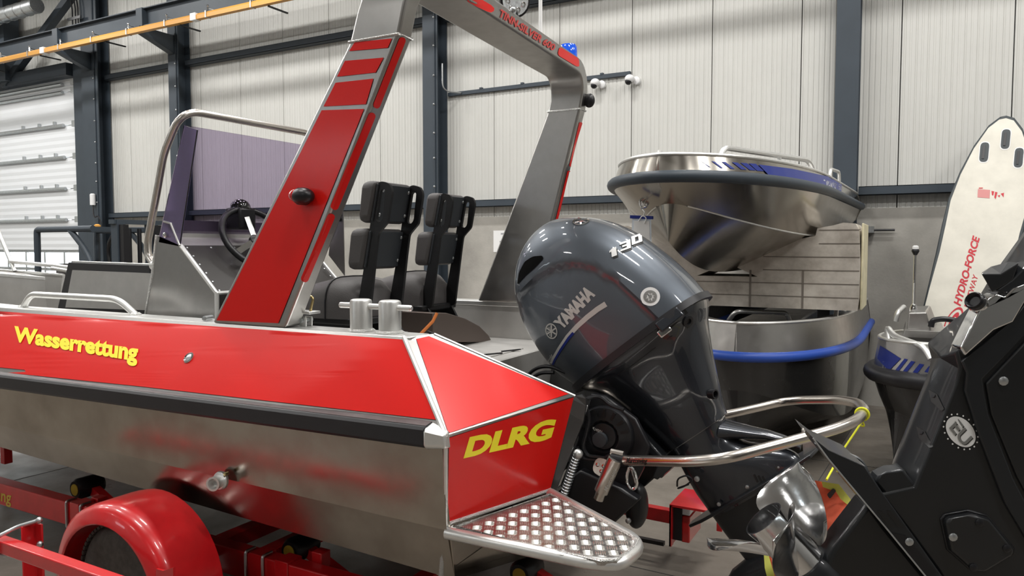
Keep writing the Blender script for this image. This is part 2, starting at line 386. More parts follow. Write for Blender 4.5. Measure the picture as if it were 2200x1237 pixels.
for i in range(n):
    MB().box((DX0 + i*w + .04, 8.965, .69), (DX0 + (i+1)*w - .04, 8.975, 1.25)).build('pane', 'glass', d1)
    MB().box((DX0 + i*w + .04, 8.965, 1.31), (DX0 + (i+1)*w - .04, 8.975, 1.63)).build('pane', 'glass', d1)
    MB().box((DX0 + i*w - .03, 8.945, .63), (DX0 + i*w + .03, 8.99, 1.66)).build('window_post', 'galv', d1)
for z in (5.02, 4.86, 4.2, 3.56, 2.93, 2.30):
    b = MB(); b.tube([(DX0, 8.91, z), (-15.22, 8.91, z)], .035, 10); b.build('stiffening_tube', 'galv', d1)
    for xx in (-15.55, -16.1, -16.7):
        if z < 4.5: MB().box((xx - .02, 8.90, z + .02), (xx + .02, 8.95, z + .1)).build('hinge', 'galv', d1)
    MB().box((-14.86, 8.86, z - .06), (-14.72, 8.95, z + .06)).build('roller_bracket', 'galv', d1)
b = MB(); b.box((-14.69, 8.82, 0), (-14.40, 8.98, 5.4)); b.box((-19.6, 8.82, 0), (-18.88, 8.98, 5.4)); b.build('door_track', 'steel', d1)
b = MB(); b.box((-19.2, 8.72, 5.12), (-14.75, 8.98, 5.36)); b.build('door_header', 'steel', d1)
# ---- crane runway with conductor rail
t = thing('crane_runway', 'grey crane runway beam along the wall above the door, carrying a yellow rail', 'crane beam', (-10, 8.2, 5.55))
b = MB(); ibeam(b, (-19.5, 8.2, 5.60), (4, 8.2, 5.60), .16, .30, .016, .012, (0, 1, 0)); b.build('runway_beam', 'steel', t, smooth=0)
for cx, w in cols:
    b = MB(); b.prism([(cx - .07, 8.72, 5.44), (cx - .07, 8.05, 5.44), (cx - .07, 8.05, 5.36), (cx - .07, 8.72, 5.12)], (.14, 0, 0)); b.build('bracket', 'steel', t, smooth=0)
    MB().box((cx - .08, 8.1, 5.45), (cx + .08, 8.3, 5.75)).build('stiffener', 'steel', t)
    MB().box((cx - .11, 8.02, 5.10), (cx + .11, 8.72, 5.115)).build('bracket_flange', 'steel', t) if False else None
b = MB(); b.prism([(-19.5, 7.96, 5.30), (-19.5, 8.04, 5.30), (-19.5, 8.04, 5.36), (-19.5, 8.02, 5.39), (-19.5, 7.98, 5.39), (-19.5, 7.96, 5.36)], (23, 0, 0)); rail = b.build('conductor_rail', 'orange', t, smooth=0)
for i in range(24):
    x = -17.6 + i*.98
    b = MB(); b.box((x - .012, 7.95, 5.295), (x + .012, 8.05, 5.395)); c = b.build('rail_clamp', 'galv', t)
    b = MB(); b.tube([(x, 8.0, 5.39), (x, 8.0, 5.47)], .012, 8); b.tube([(x, 8.0, 5.45), (x + .02, 8.18, 5.44)], .01, 8); b.ball((x, 8, 5.48), .02, 8, 6); b.build('clamp_screw', 'chrome', c)
    if i % 2: MB().bar((x + .3, 8.02, 5.285), (x + .3, 8.4, 5.285), .03, .02).build('spacer_arm', 'black', t)
for x in (-14.18, -10.05): MB().box((x - .06, 7.945, 5.292), (x + .06, 8.055, 5.40)).build('rail_joint', 'white', t)
# ---- wall bits
t = thing('cable_conduit', 'grey horizontal cable conduit on the wall behind the arch', 'conduit', (-4.6, 8.96, 3.9))
b = MB(); b.box((-5.95, 8.955, 3.895), (-3.22, 8.998, 3.945)); b.build('duct', 'steel', t)
for x in (-5.4, -4.75, -4.2, -3.6): MB().box((x - .02, 8.95, 3.94), (x + .02, 8.99, 3.965)).build('duct_clip', 'steel', t)
b = MB(); b.tube(rnd([(-5.88, 8.72, 4.3), (-5.88, 8.72, 3.92), (-5.72, 8.95, 3.92)], .12), .01, 8); b.build('cable', 'galv', t)
for k, x in enumerate((-3.66, -3.20)):
    t = thing('dome_camera', ['white dome security camera on the wall, closer to the arch', 'white dome security camera at the far end of the conduit'][k], 'camera', (x, 8.9, 3.83), 'dome cameras on the wall')
    MB().lathe((x + .06, 9.0, 3.82), (0, -1, 0), [(.05, 0), (.05, .05), (.035, .06)], 16).build('wall_mount', 'white', t)
    MB().ball((x, 8.89, 3.835), .062, 18, 10, (1, 1, .85)).build('housing', 'white', t)
    MB().ball((x - .01, 8.875, 3.80), .043, 16, 8).build('lens_dome', 'black', t)
t = thing('paper_notice', 'white printed paper notice stuck on the concrete wall behind the seats', 'notice', (-5.05, 8.99, 1.83))
sh = MB().box((-5.22, 8.993, 1.675), (-4.80, 8.998, 1.975)).build('sheet', 'paper', t)
for k, (x0, x1, z, h) in enumerate([(-5.1, -4.86, 1.93, .022), (-5.06, -4.9, 1.865, .02), (-5.12, -4.88, 1.82, .02), (-5.12, -4.88, 1.755, .012), (-5.1, -4.9, 1.73, .012)]):
    MB().box((x0, 8.9915, z - h/2), (x1, 8.9935, z + h/2)).build('print_line', mat('faded_ink', (.35, .35, .37), .6) if k == 0 else bpy.data.materials['faded_ink'], t)
t = thing('wall_sensor', 'small white sensor with loose cable on the wide column', 'sensor', (-13.9, 8.7, 2.65))
MB().lathe((-13.95, 8.68, 2.55), (0, 0, 1), [(.05, 0), (.05, .2), (.03, .22)], 14).build('housing', 'white', t)
MB().tube(rnd([(-13.95, 8.68, 2.55), (-13.9, 8.66, 2.3), (-13.75, 8.66, 2.35), (-13.7, 8.7, 2.1)], .1), .012, 8).build('cable', 'black', t)
t = thing('wall_bracket', 'small grey bracket on the concrete wall above the foam block', 'bracket', (-.45, 8.9, 1.93))
MB().box((-.55, 8.86, 1.90), (-.42, 8.998, 1.97)).build('box', 'galv', t); MB().tube([(-.42, 8.95, 1.93), (-.22, 8.95, 1.93)], .012, 8).build('pin', 'black', t)
# =================================================================== RESCUE BOAT
YC = 3.27
boat = thing('rescue_boat', 'red and bare aluminium rescue boat with yellow lettering standing on a red trailer', 'boat', (-3.5, YC, .3))
def mir(p): return V((p[0], 2*YC - p[1], p[2]))
# stations along the hull: x, rail y, rail z(top), chine y,z, keel z, gunwale y,z
st = []
for x in (-1.44, -2.2, -3.0, -3.8, -4.6, -5.4, -6.1, -6.7, -7.2, -7.5):
    k = max(0, (-4.8 - x) / 2.7); n = k**2.2
    gy = 2.31 + .80*n; ry = 2.10 + .98*n; cy = 2.20 + 1.0*n**.9
    rz = 1.135 - .016*(-1.44 - x) if x > -4.8 else 1.08 + .22*n; gz = 1.40 + .16*n**.8
    cz = .545 + .030*(-1.44 - x) + .35*n; kz = .30 + .55*n
    st.append((x, gy, gz, ry, rz, cy, cz, kz))
def xa(x, z): return x + (.0 if x < -1.5 else 0)
low, bot, up = [], [], []
for x, gy, gz, ry, rz, cy, cz, kz in st:
    ky = ry + .02 + (cy - ry - .02)*.34; kzz = rz - .09 - (rz - .09 - cz)*.60
    low.append([V((x, ry + .02, rz - .03)), V((x, ky + .0, kzz)), V((x, cy, cz))])
    bot.append([V((x, cy, cz)), V((x, YC, kz)), mir((x, cy, cz))])
def shell(rings, m, name, parent, th=.006, both=True):
    b = MB(); b.quads(rings, closed=False, cap=False)
    if both: b.quads([[mir(p) for p in r] for r in rings], closed=False, cap=False)
    return b.build(name, m, parent, smooth=25)
hullside = shell(low, 'hull', 'hull_side', boat)
hullside.data.set_sharp_from_angle(angle=math.radians(3))
hullbot = MB().quads(bot, closed=False, cap=False).build('hull_bottom', 'hull', boat)
# topsides: from the gunwale down to the rail, running out to the raked transom corner
G, R = V((-1.739, 2.304, 1.40)), V((-1.411, 2.10, 1.10))
upr = [[R, G]] + [[V((x, ry, rz)), V((x, gy, gz))] for x, gy, gz, ry, rz, cy, cz, kz in st[1:]]
ups = MB().quads(upr, closed=False, cap=False); ups.quads([[mir(p) for p in r] for r in upr], closed=False, cap=False)
topside = ups.build('topside', 'alu', boat, smooth=25)
SIDE = [(-300, 656), (0, 669), (300, 690.5), (600, 711), (866, 730), (900, 800), (938, 902), (600, 864), (300, 830), (0, 799), (-300, 770)]
side_red = decal_poly('red_side_panel', SIDE, topside, 'red', boat, .003, 4)
# gunwale deck, both sides, and inner liner
gd = []
for x, gy, gz, *_ in st: gd.append([V((min(x, -1.72), gy, gz)), V((min(x, -1.72), gy + .14, gz)), V((min(x, -1.72), gy + .14, gz - .03)), V((min(x, -1.72), gy + .01, gz - .03))])
gb = MB(); gb.quads(gd); gb.quads([[mir(p) for p in r] for r in gd]); deck = gb.build('gunwale_deck', 'alubright', boat, smooth=20, bevel=.004)
lin = MB(); lr = [[V((min(x, -1.80), gy + .135, gz - .01)), V((min(x, -1.80), gy + .16, .80))] for x, gy, gz, *_ in st]
lin.quads(lr, closed=False, cap=False); lin.quads([[mir(p) for p in r] for r in lr], closed=False, cap=False); liner = lin.build('inner_liner', 'alumatte', boat, smooth=0)
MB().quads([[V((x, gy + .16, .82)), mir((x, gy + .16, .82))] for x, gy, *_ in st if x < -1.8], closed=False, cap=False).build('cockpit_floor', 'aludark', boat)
# aft deck with motor well
ZD = 1.17
b = MB(); b.prism([(-2.95, 2.46, ZD), (-1.86, 2.46, ZD), (-1.86, 4.08, ZD), (-2.95, 4.08, ZD)], (0, 0, -.03)); aft = b.build('aft_deck', 'alumatte', boat, bevel=.004)
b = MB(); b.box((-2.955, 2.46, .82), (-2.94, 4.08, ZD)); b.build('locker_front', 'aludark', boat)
b = MB(); b.box((-1.865, 2.46, .5), (-1.85, 4.08, ZD - .002)); b.build('well_front', 'alumatte', boat)
for y0, y1, x0, x1 in ((2.6, 3.2, -2.9, -2.35), (3.3, 3.95, -2.9, -2.35), (2.75, 3.7, -2.28, -1.95)):
    MB().box((x0, y0, ZD - .001), (x1, y1, ZD + .006)).build('hatch_lid', 'alumatte', boat, bevel=.003)
b = MB()
for x, y, l in ((-2.0, 3.35, .1), (-1.98, 3.5, .12)): b.bar((x, y, ZD + .009), (x + .05, y + l, ZD + .009), .012, .006)
b.build('hatch_latch', 'black', boat)
# quarter-round locker end seen below the far seat
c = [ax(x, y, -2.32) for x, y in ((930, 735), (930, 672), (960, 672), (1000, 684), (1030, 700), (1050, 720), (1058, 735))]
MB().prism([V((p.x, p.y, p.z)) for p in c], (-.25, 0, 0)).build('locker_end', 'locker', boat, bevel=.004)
# transom wing (near side): sloped top, aft face, inner cheek
G2 = V((-1.70, 2.45, 1.40)); T = ay(1235, 850, 2.85); TB = ay(1181, 1057, 2.78); RB = ay(958, 1128, 2.17); Q = V((-1.50, 2.2, .545))
for nm in ('near', 'far'):
    f = (lambda p: V(p)) if nm == 'near' else mir
    w = MB(); w.add([f(p) for p in (G, G2, T, R)], [(0, 1, 2), (0, 2, 3)]); top = w.build('wing_top', 'alu', boat, smooth=0)
    w = MB(); w.add([f(p) for p in (R, T, TB, RB)], [(0, 1, 2), (0, 2, 3)]); face = w.build('wing_face', 'alu', boat, smooth=0)
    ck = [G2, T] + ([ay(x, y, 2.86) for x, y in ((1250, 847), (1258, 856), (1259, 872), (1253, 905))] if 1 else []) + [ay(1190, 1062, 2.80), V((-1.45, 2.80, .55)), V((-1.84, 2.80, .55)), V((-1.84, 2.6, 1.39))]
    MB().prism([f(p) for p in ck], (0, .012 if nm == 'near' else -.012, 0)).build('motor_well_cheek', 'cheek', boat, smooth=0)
    if nm == 'near':
        red_top = decal_poly('red_wing_panel', [(894, 728.5), (921, 722.5), (1221, 846.5), (966, 930), (961, 925)], top, 'red', boat, .002, 1)
        red_face = decal_poly('red_wing_panel', [(964, 940), (1232, 853), (1182, 1049), (961, 1121)], face, 'red', boat, .002, 1)
# welded edge strips and transom below the step
b = MB(); b.tube([G, R], .010, 8); b.tube([R, RB], .008, 8); b.build('corner_weld', 'alubright', boat)
b = MB(); b.tube([RB, Q], .011, 8); b.tube([RB + V((.004, 0, .004)), TB + V((.004, 0, .012))], .008, 8); b.build('weld_bead', 'weld', boat)
b = MB(); b.tube([G2, T], .006, 6); b.build('edge_strip', 'alubright', boat)
b = MB(); b.add([RB, R, V((-1.44, 2.12, 1.10)), V((-1.44, 2.2, .545)), Q], [(0, 1, 2, 3, 4)]); b.build('corner_plate', 'hull', boat)
tr = [Q, TB + V((0, 0, -.02)), V((TB.x, 3.76, TB.z - .02)), mir(Q), V((-1.5, 2*YC - 2.75, .42)), V((-1.50, YC, .30)), V((-1.5, 2.75, .42))]
MB().prism([RB] + [tr[1], tr[2], mir(RB), mir(Q), tr[4], tr[5], tr[6], Q], (-.02, 0, 0)).build('transom', 'hull', boat, smooth=0)
# rub rail with end cap
rr = []
for x, gy, gz, ry, rz, cy, cz, kz in [(-1.475, 2.31, 1.4, 2.10, 1.135, 0, 0, 0)] + st[1:]:
    rr.append([V((x, ry + .015, rz + .004)), V((x, ry - .030, rz - .004)), V((x, ry - .040, rz - .016)), V((x, ry - .040, rz - .068)), V((x, ry - .030, rz - .080)), V((x, ry + .025, rz - .082))])
rb = MB(); rb.quads(rr); rb.quads([[mir(p) for p in r] for r in rr]); rub = rb.build('rub_rail', 'rubber', boat, smooth=20, bevel=.003)
b = MB(); b.quads([[r[0] + V((0, 0, .001)), r[1] + V((0, .003, .0015))] for r in rr], closed=False, cap=False); b.build('rail_top_strip', 'rubtop', boat)
e = [V((-1.475, 2.115, 1.139)), V((-1.475, 2.068, 1.128)), V((-1.475, 2.056, 1.115)), V((-1.475, 2.056, 1.065)), V((-1.475, 2.07, 1.050)), V((-1.475, 2.125, 1.050))]
e2 = [V((-1.405, 2.115, 1.115)), V((-1.405, 2.092, 1.108)), V((-1.405, 2.085, 1.1)), V((-1.405, 2.085, 1.065)), V((-1.405, 2.095, 1.055)), V((-1.405, 2.125, 1.052))]
MB().quads([e, e2]).build('rail_end_cap', 'alubright', boat, bevel=.006)
# lettering
decal_text('lettering', 'Wasserrettung', [(29, 744), (296, 789), (300, 739), (33, 701)], topside, 'yellow', boat, .045, 0, 3, .006, 'yellow block lettering on the red side')
wl = decal_text('lettering', 'DLRG', [(995, 985), (1183, 943), (1197, 897), (1009, 938)], red_face, 'yellow', boat, .055, .0, 1, .001, 'yellow slanted lettering on the red stern panel')
# hardware on the hull
p = ay(478, 1031, 2.125); hn = V((.35, -1, .05)).normalized()
f = MB().lathe(p, (0, -1, .1), [(.038, 0), (.040, .012), (.036, .02), (.026, .022)], 20).build('hull_outlet', 'alubright', boat)
MB().lathe(p + V((0, -.02, 0)), hn, [(.027, 0), (.028, .03), (.030, .045), (.022, .045), (.020, .01)], 20).build('outlet_pipe', 'alubright', f)
MB().lathe(p + V((.035, .0, .035)), (0, -1, 0), [(.008, 0), (.008, .018), (.003, .02)], 8).build('brass_plug', 'brass', f)
h = bvh_of([topside]).ray_cast(EYEP, ray(407, 769).normalized()); n_ = h[1] if h[1].y < 0 else -h[1]
f = MB().lathe(h[0], n_, [(.026, 0), (.027, .006), (.022, .010), (.018, .006)], 20).build('fuel_filler', 'chrome', boat)
MB().lathe(h[0] + n_*.004, n_, [(.017, 0), (.017, .003), (.004, .006)], 12).build('filler_cap', 'galv', f)
# swim step: welded tube round a tread plate
ZS = .742
sp = [RB + V((0, .0, .0)), az(1262, 1208, ZS - .012), az(1330, 1214, ZS - .012), az(1384, 1170, ZS - .012), az(1183, 1060, ZS - .012)]
sp[0] = V((RB.x + .01, RB.y - .01, ZS - .012)); sp = [V((p.x, p.y, ZS - .012)) for p in sp]
stp = MB().tube(rnd(sp, [.02, .07, .1, .05], 8), .022, 14).build('step_tube', 'alubright', boat)
inn = [az(x, y, ZS + .004) for x, y in ((975, 1133), (1182, 1063), (1372, 1162), (1365, 1175), (1325, 1206), (1290, 1207))]
plate = MB().prism(inn, (0, 0, -.012)).build('tread_plate', 'plate', boat, smooth=0)
MB().tube([p + V((0, 0, .004)) for p in inn] , .005, 6, closed=True).build('step_weld', 'weld', boat)
import itertools
ux = V((math.cos(YAW - .02), math.sin(YAW - .02), 0)); uy = V((-ux.y, ux.x, 0)); o0 = inn[0]; pit = .042
def inside(p):
    c = False; n = len(inn)
    for i in range(n):
        a, b2 = inn[i], inn[i-1]
        if (a.y > p.y) != (b2.y > p.y) and p.x < (b2.x - a.x)*(p.y - a.y)/(b2.y - a.y) + a.x: c = not c
    return c
tb, tb2 = MB(), MB()
for i, j in itertools.product(range(-4, 26), range(-16, 22)):
    cen = o0 + ux*(i*pit) + uy*(j*pit)
    if not inside(cen): continue
    flat = (i + j) % 2 == 0
    for k in range(5):
        q = (k - 2) * .0075
        a, l = (ux, uy) if flat else (uy, ux)
        c = cen + l*q; hl, hw, hh = .0185, .0029, .0027
        (tb if flat else tb2).add([c - a*hl, c - l*hw, c + a*hl, c + l*hw, c + V((0, 0, hh)) - a*hl*.5, c + V((0, 0, hh)) + a*hl*.5], [(0, 1, 4), (1, 5, 4), (1, 2, 5), (2, 3, 5), (3, 4, 5), (3, 0, 4)])
for q in (tb, tb2): stuff(q.build('tread_pattern', 'treadbar', boat, smooth=0))
# bollards
for k, (x0, x1) in enumerate(((-2.02, -2.0), (-1.87, 0))):
    bl = MB().lathe((x0, 2.385, 1.40), (0, 0, 1), [(.052, 0), (.054, .006), (.046, .010), (.046, .122), (.043, .130), (.034, .134), (.002, .134)], 28).build('bollard', 'alubright', boat)
    MB().lathe((x0, 2.385, 1.40), (0, 0, 1), [(.056, -.001), (.058, .005), (.048, .012)], 28).build('bollard_weld', 'weld', bl)
MB().tube([(-2.135, 2.385, 1.505), (-2.13, 2.385, 1.505), (-1.765, 2.385, 1.505), (-1.76, 2.385, 1.505)], [.008, .0125, .0125, .008], 12).build('bollard_bar', 'alubright', boat)
# grab rail at the forward gunwale
gr = [ay(x, y, 2.39) for x, y in ((50, 655), (66, 633), (255, 642), (292, 678))]
gr[0].z = 1.40; gr[3].z = 1.40; gr[1].z = gr[2].z = 1.478
MB().tube(rnd(gr, .09, 8), .0175, 14).build('grab_rail', 'alubright', boat)
for p in (gr[0], gr[3]): MB().lathe(p, (0, 0, 1), [(.028, 0), (.026, .008), (.019, .014)], 14).build('rail_weld', 'weld', boat)
# far bow bulwark with rails
bw = [ay(x, y, 3.72) for x, y in ((-90, 573), (137, 591), (128, 668), (-90, 662))]
blw = MB().prism(bw, (0, .012, 0)).build('bow_bulwark', 'alumatte', boat, smooth=0)
MB().tube([bw[0], bw[1]], .012, 8).build('bulwark_edge', 'alubright', boat); MB().tube([bw[1], bw[2]], .008, 8).build('bulwark_weld', 'weld', boat)
c = ay(18, 598, 3.715); MB().box((c.x - .09, 3.70, c.z - .035), (c.x + .09, 3.72, c.z + .035)).build('cleat_plate', 'steel', boat, bevel=.01)
for s in (-.06, .06): screw(boat, (c.x + s, 3.70, c.z), (0, -1, 0), .012)
MB().tube([ay(-20, 458, 3.70), ay(32, 583, 3.70)], .018, 10).build('bow_rail', 'alubright', boat)
MB().tube(rnd([ay(22, 562, 3.70), ay(120, 571, 3.70), ay(165, 577, 3.70)], .05), .018, 10).build('bow_rail', 'alubright', boat)
MB().tube([ay(112, 576, 3.64), ay(160, 584, 3.64)], .016, 10).build('bow_rail', 'alubright', boat)
# black framed hatch in front of the console
hp = [ay(x, y, 2.78) for x, y in ((146, 563), (324, 570), (311, 690), (118, 684))]; hi = [ay(x, y, 2.778) for x, y in ((158, 580), (327, 587), (318, 666), (143, 660))]
hatch = thing('framed_hatch', 'aluminium hatch panel in a black rubber frame, standing ahead of the boat console', 'hatch', hp[3])
MB().prism(hp, (0, .05, 0)).build('rubber_frame', 'rubber', hatch, smooth=0, bevel=.006)
MB().prism(hi, (0, -.008, 0)).build('panel', 'alumatte', hatch, smooth=0)
MB().tube([hp[0] + V((.01, .02, .004)), hp[1] + V((0, .02, .004))], .006, 8).build('edge_strip', 'alubright', hatch)
# hinge bracket, shackle on the gunwale
t = thing('arch_hinge', 'aluminium hinge bracket with a brass shackle pin at the foot of the arch', 'bracket', ay(660, 703, 2.42))
b = MB(); q = ay(657, 690, 2.42)
for dy in (-.018, .018): MB().box((q.x - .022, 2.42 + dy - .004, 1.40), (q.x + .022, 2.42 + dy + .004, q.z + .022)).build('hinge_ear', 'alubright', t, bevel=.004)
MB().lathe((q.x, 2.385, q.z + .006), (0, 1, 0), [(.011, 0), (.011, .07), (.004, .072)], 12).build('hinge_pin', 'galv', t)
pl = ay(655, 670, 2.42); MB().box((pl.x - .10, 2.385, pl.z - .006), (pl.x + .06, 2.455, pl.z + .006)).build('hinge_arm', 'alubright', t, bevel=.003)
s = [ay(x, y, 2.42) for x, y in ((652, 668), (650, 640), (656, 635), (668, 636), (673, 642), (667, 668))]
MB().tube(rnd(s, .015, 4), .006, 8).build('shackle', 'brass', t)
t2 = MB().lathe(ay(447, 683, 2.36), (.3, -1, 0), [(.012, -.03), (.012, .03), (.006, .032)], 12).build('hinge_bolt', 'galv', boat)
# =================================================================== RADAR ARCH
arch = thing('radar_arch', 'tall aluminium arch with red stripes and pads spanning the rescue boat', 'arch', (-2.6, 2.36, 1.40))
# path in YZ with outer point, inward normal; front and aft X
def lerp(a, b, t): return a + (b - a)*t
ZN = 2.872
def arc(cy, cz, r, a0, a1, n=7): return [(cy + r*math.cos(a0 + (a1-a0)*i/n), cz + r*math.sin(a0 + (a1-a0)*i/n)) for i in range(n + 1)]
YN, YFa, ZT, RC = 2.31, 4.14, 2.83, .20
path = [(YN, 1.402), (YN, 1.8), (YN, 2.2), (YN, 2.56)] + arc(YN + RC, ZN - RC, RC, PI, PI/2) + [(YN + .7, lerp(ZN, ZT, .34)), (YN + 1.2, lerp(ZN, ZT, .70))] + arc(YFa - RC, ZT - RC, RC, PI/2, 0) + [(YFa, 2.56), (YFa, 2.2), (YFa, 1.8), (YFa, 1.402)]
def lerp(a, b, t): return a + (b - a)*t
def xs(i, y, z):
    if i < 4: t = (z - 1.402) / (2.545 - 1.402); return lerp(-2.832, -2.012, t), lerp(NA0, NA1, t)
    if i > len(path) - 5: t = (z - 1.402) / (2.56 - 1.402); return lerp(-2.47, -1.975, t), lerp(-2.085, -1.765, t)
    t = (y - YN) / (YFa - YN); s = max(0, (z - 2.545) / (ZT - 2.545))
    return lerp(-2.005 + .095*s, -1.965 + .02*s, t), lerp(NA1 + .085*s, -1.76 + .03*s, t)
NA0, NA1 = ay(612, 699, YN).x, ay(853, 86, YN).x
TH = .085; rings = []
for i, (y, z) in enumerate(path):
    a = path[max(i-1, 0)]; b_ = path[min(i+1, len(path)-1)]; ty, tz = b_[0]-a[0], b_[1]-a[1]; l = math.hypot(ty, tz); ny, nz = tz/l, -ty/l
    xf, xa_ = xs(i, y, z)
    rings.append([V((xf, y, z)), V((xa_, y, z)), V((xa_ , y + ny*TH, z + nz*TH)), V((xf, y + ny*TH, z + nz*TH))])
af = MB().quads(rings).build('arch_frame', 'alu', arch, smooth=30, bevel=.012, bseg=3)
for j in (3, 12):                                    # weld seams above and below the bends
    i = j if j == 3 else len(path) - 4
    MB().tube([p + (p - sum(rings[i], V((0, 0, 0)))/4)*.012 for p in rings[i]], .006, 6, closed=True).build('weld_seam', 'weld', arch)
b = MB(); [b.tube([r[k] for r in rings], .0045, 6) for k in (1,)]; b.build('edge_highlight_bead', 'alubright', arch) if False else None
for nm, pts in (('red_leg_panel', [(466, 688), (692, 237), (783, 234), (599, 694)]), ('red_stripe', [(696, 229), (722, 178), (803, 169), (787, 224)]), ('red_stripe', [(725, 165), (742, 131), (825, 124), (808, 156)]), ('red_stripe', [(751, 110), (763, 91), (843, 83), (834, 103)])):
    decal_poly(nm, pts, af, 'red', arch, .003, 4)
def pad(name, pts, w):                               # rounded strip on the aft face
    (x0, y0), (x1, y1) = pts; a = V((x0, y0, 0)); c = V((x1, y1, 0)); d = (c - a).normalized(); s = V((-d.y, d.x, 0))*w/2
    out = []
    for k in range(9): t = PI*k/8; out.append(a + s*math.cos(t) - d*(w/2)*math.sin(t) + d*w/2)
    for k in range(9): t = PI*k/8; out.append(c - s*math.cos(t) + d*(w/2)*math.sin(t) - d*w/2)
    return decal_poly(name, [(p.x, p.y) for p in out], af, 'red', arch, .0025, 2)
for pts, w in ((((866, 80), (806, 232)), 15), (((801, 242), (716, 450)), 16), (((714, 459), (652, 605)), 15)): pad('red_pad', pts, w)
decal_poly('red_pad', [(1003, -8), (1022, -8), (1054, 11), (1061, 18), (1060, 24), (1054, 27), (1046, 25), (1004, 2)], af, 'red', arch, .0025, 1)
decal_poly('red_pad', [(p.x, p.y) for p in rpoly([(1201, 100), (1243, 126), (1244, 143), (1238, 143), (1197, 118)], 6, 3)], af, 'red', arch, .0025, 1)
decal_poly('red_pad', [(p.x, p.y) for p in rpoly([(1244, 262), (1251, 263), (1229, 358), (1222, 357)], 3, 3)], af, 'red', arch, .0025, 1)
decal_poly('red_pad', [(p.x, p.y) for p in rpoly([(1219, 366), (1226, 368), (1200, 484), (1190, 484)], 3, 3)], af, 'red', arch, .0025, 1)
decal_text('lettering', 'TINN-SILVER 600', [(1069, 35), (1187, 110), (1194, 97), (1075, 19)], af, mat('faded_red_vinyl', (.55, .05, .045), .45), arch, .028, -.05, 2, .004, 'small faded red lettering on the crossbeam')
nl = MB().ball(ay(650, 421, 2.27), .052, 20, 12, (1.05, .8, .68)).build('side_light', 'black', arch, label='black shell of the side light')
p = ay(650, 421, 2.27)
MB().lathe(p + V((-.02, .0, 0)), (0, 1, 0), [(.036, 0), (.036, .045)], 14).build('light_foot', 'black', nl)
MB().ball(p + V((-.028, -.012, .002)), .033, 16, 10, (.9, .8, .8)).build('light_lens', 'redlens', nl, label='glossy red lens')
p = ay(1266, 216, 4.12); MB().ball(p, .035, 14, 10, (1, .8, 1.2)).build('side_light', 'black', arch)
# work light, aerial and blue beacon on top
wl_ = thing('work_light', 'round black work light on top of the arch', 'work light', (-1.80, 3.1, ZT))
p = ax(1107, 2, -1.72); d_ = V((.75, -.55, -.25)).normalized()
MB().lathe(p, d_, [(.02, -.08), (.055, -.07), (.075, -.02), (.078, 0), (.070, .004)], 24).build('lamp_body', 'black', wl_)
MB().lathe(p + d_*.001, d_, [(.069, 0), (.066, .006), (.002, .008)], 24).build('lamp_lens', 'lensw', wl_)
for k in range(7): a = 2*PI*k/7; s_ = d_.orthogonal().normalized(); MB().lathe(p + d_*.006 + (s_*math.cos(a) + d_.cross(s_)*math.sin(a))*.042, d_, [(.016, 0), (.012, .003), (.002, .001)], 10).build('reflector', 'chrome', wl_)
MB().bar((p.x - .02, p.y + .02, ZT - .01), (p.x - .02, p.y + .02, p.z - .04), .05, .02).build('lamp_bracket', 'black', wl_)
MB().ball((p.x + .02, p.y - .06, p.z - .06), .014, 8, 6).build('bracket_bolt', 'galv', wl_)
t = thing('whip_aerial', 'white rod aerial standing on the arch beside the work light', 'aerial', (-1.85, 3.27, ZT))
q = ax(1161, 66, -1.87); MB().tube([(q.x, q.y, ZT - .005), (q.x, q.y, 3.2), (q.x, q.y, 3.9)], [.011, .010, .006], 10).build('rod', 'whitep', t); MB().lathe((q.x, q.y, ZT - .004), (0, 0, 1), [(.025, 0), (.022, .03), (.012, .05)], 12).build('aerial_foot', 'whitep', t)
q = ax(1221, 108, -1.86)
t = thing('blue_beacon', 'blue flashing beacon lamp on top of the arch', 'beacon', (q.x, q.y, ZT))
MB().lathe((q.x, q.y, ZT - .002), (0, 0, 1), [(.062, 0), (.062, .03), (.05, .035)], 20).build('beacon_base', 'black', t)
MB().lathe((q.x, q.y, ZT + .03), (0, 0, 1), [(.052, 0), (.055, .02), (.052, .075), (.044, .09), (.01, .095)], 24).build('beacon_lens', 'bluelens', t)
# =================================================================== CONSOLE
con = thing('helm_console', 'aluminium steering console with violet windscreen, handrail and steering wheel', 'console', (-3.35, 3.0, .82))
CY0, CY1 = 2.56, 3.50
sidepx = [(336, 505), (386, 527), (463, 630), (450, 700), (302, 690), (327, 590)]
sp_ = [ay(x, y, CY0) for x, y in sidepx]; bx0, bx1 = sp_[4].x, sp_[3].x
sp_[3] = V((bx1 + .03, CY0, .83)); sp_[4] = V((bx0 - .12, CY0, .83))
MB().prism(sp_, (0, .006, 0)).build('console_side', 'alu', con, smooth=0)
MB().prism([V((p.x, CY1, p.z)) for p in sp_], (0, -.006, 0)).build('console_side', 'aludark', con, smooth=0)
def strip(p, q, name, m, **k): return MB().prism([V((p.x, CY0, p.z)), V((q.x, CY0, q.z)), V((q.x, CY1, q.z)), V((p.x, CY1, p.z))], (0, 0, -.005)).build(name, m, con, smooth=0, **k)
strip(sp_[4], sp_[5], 'console_front', 'aludark') if False else MB().prism([V((sp_[4].x, CY0, sp_[4].z)), V((sp_[5].x, CY0, sp_[5].z)), V((sp_[5].x, CY1, sp_[5].z)), V((sp_[4].x, CY1, sp_[4].z))], (.005, 0, 0)).build('console_front', 'alu', con, smooth=0)
MB().prism([V((sp_[5].x, CY0, sp_[5].z)), V((sp_[0].x, CY0, sp_[0].z)), V((sp_[0].x, CY1, sp_[0].z)), V((sp_[5].x, CY1, sp_[5].z))], (.005, 0, 0)).build('console_front', 'alu', con, smooth=0)
da, db = sp_[1], sp_[2]
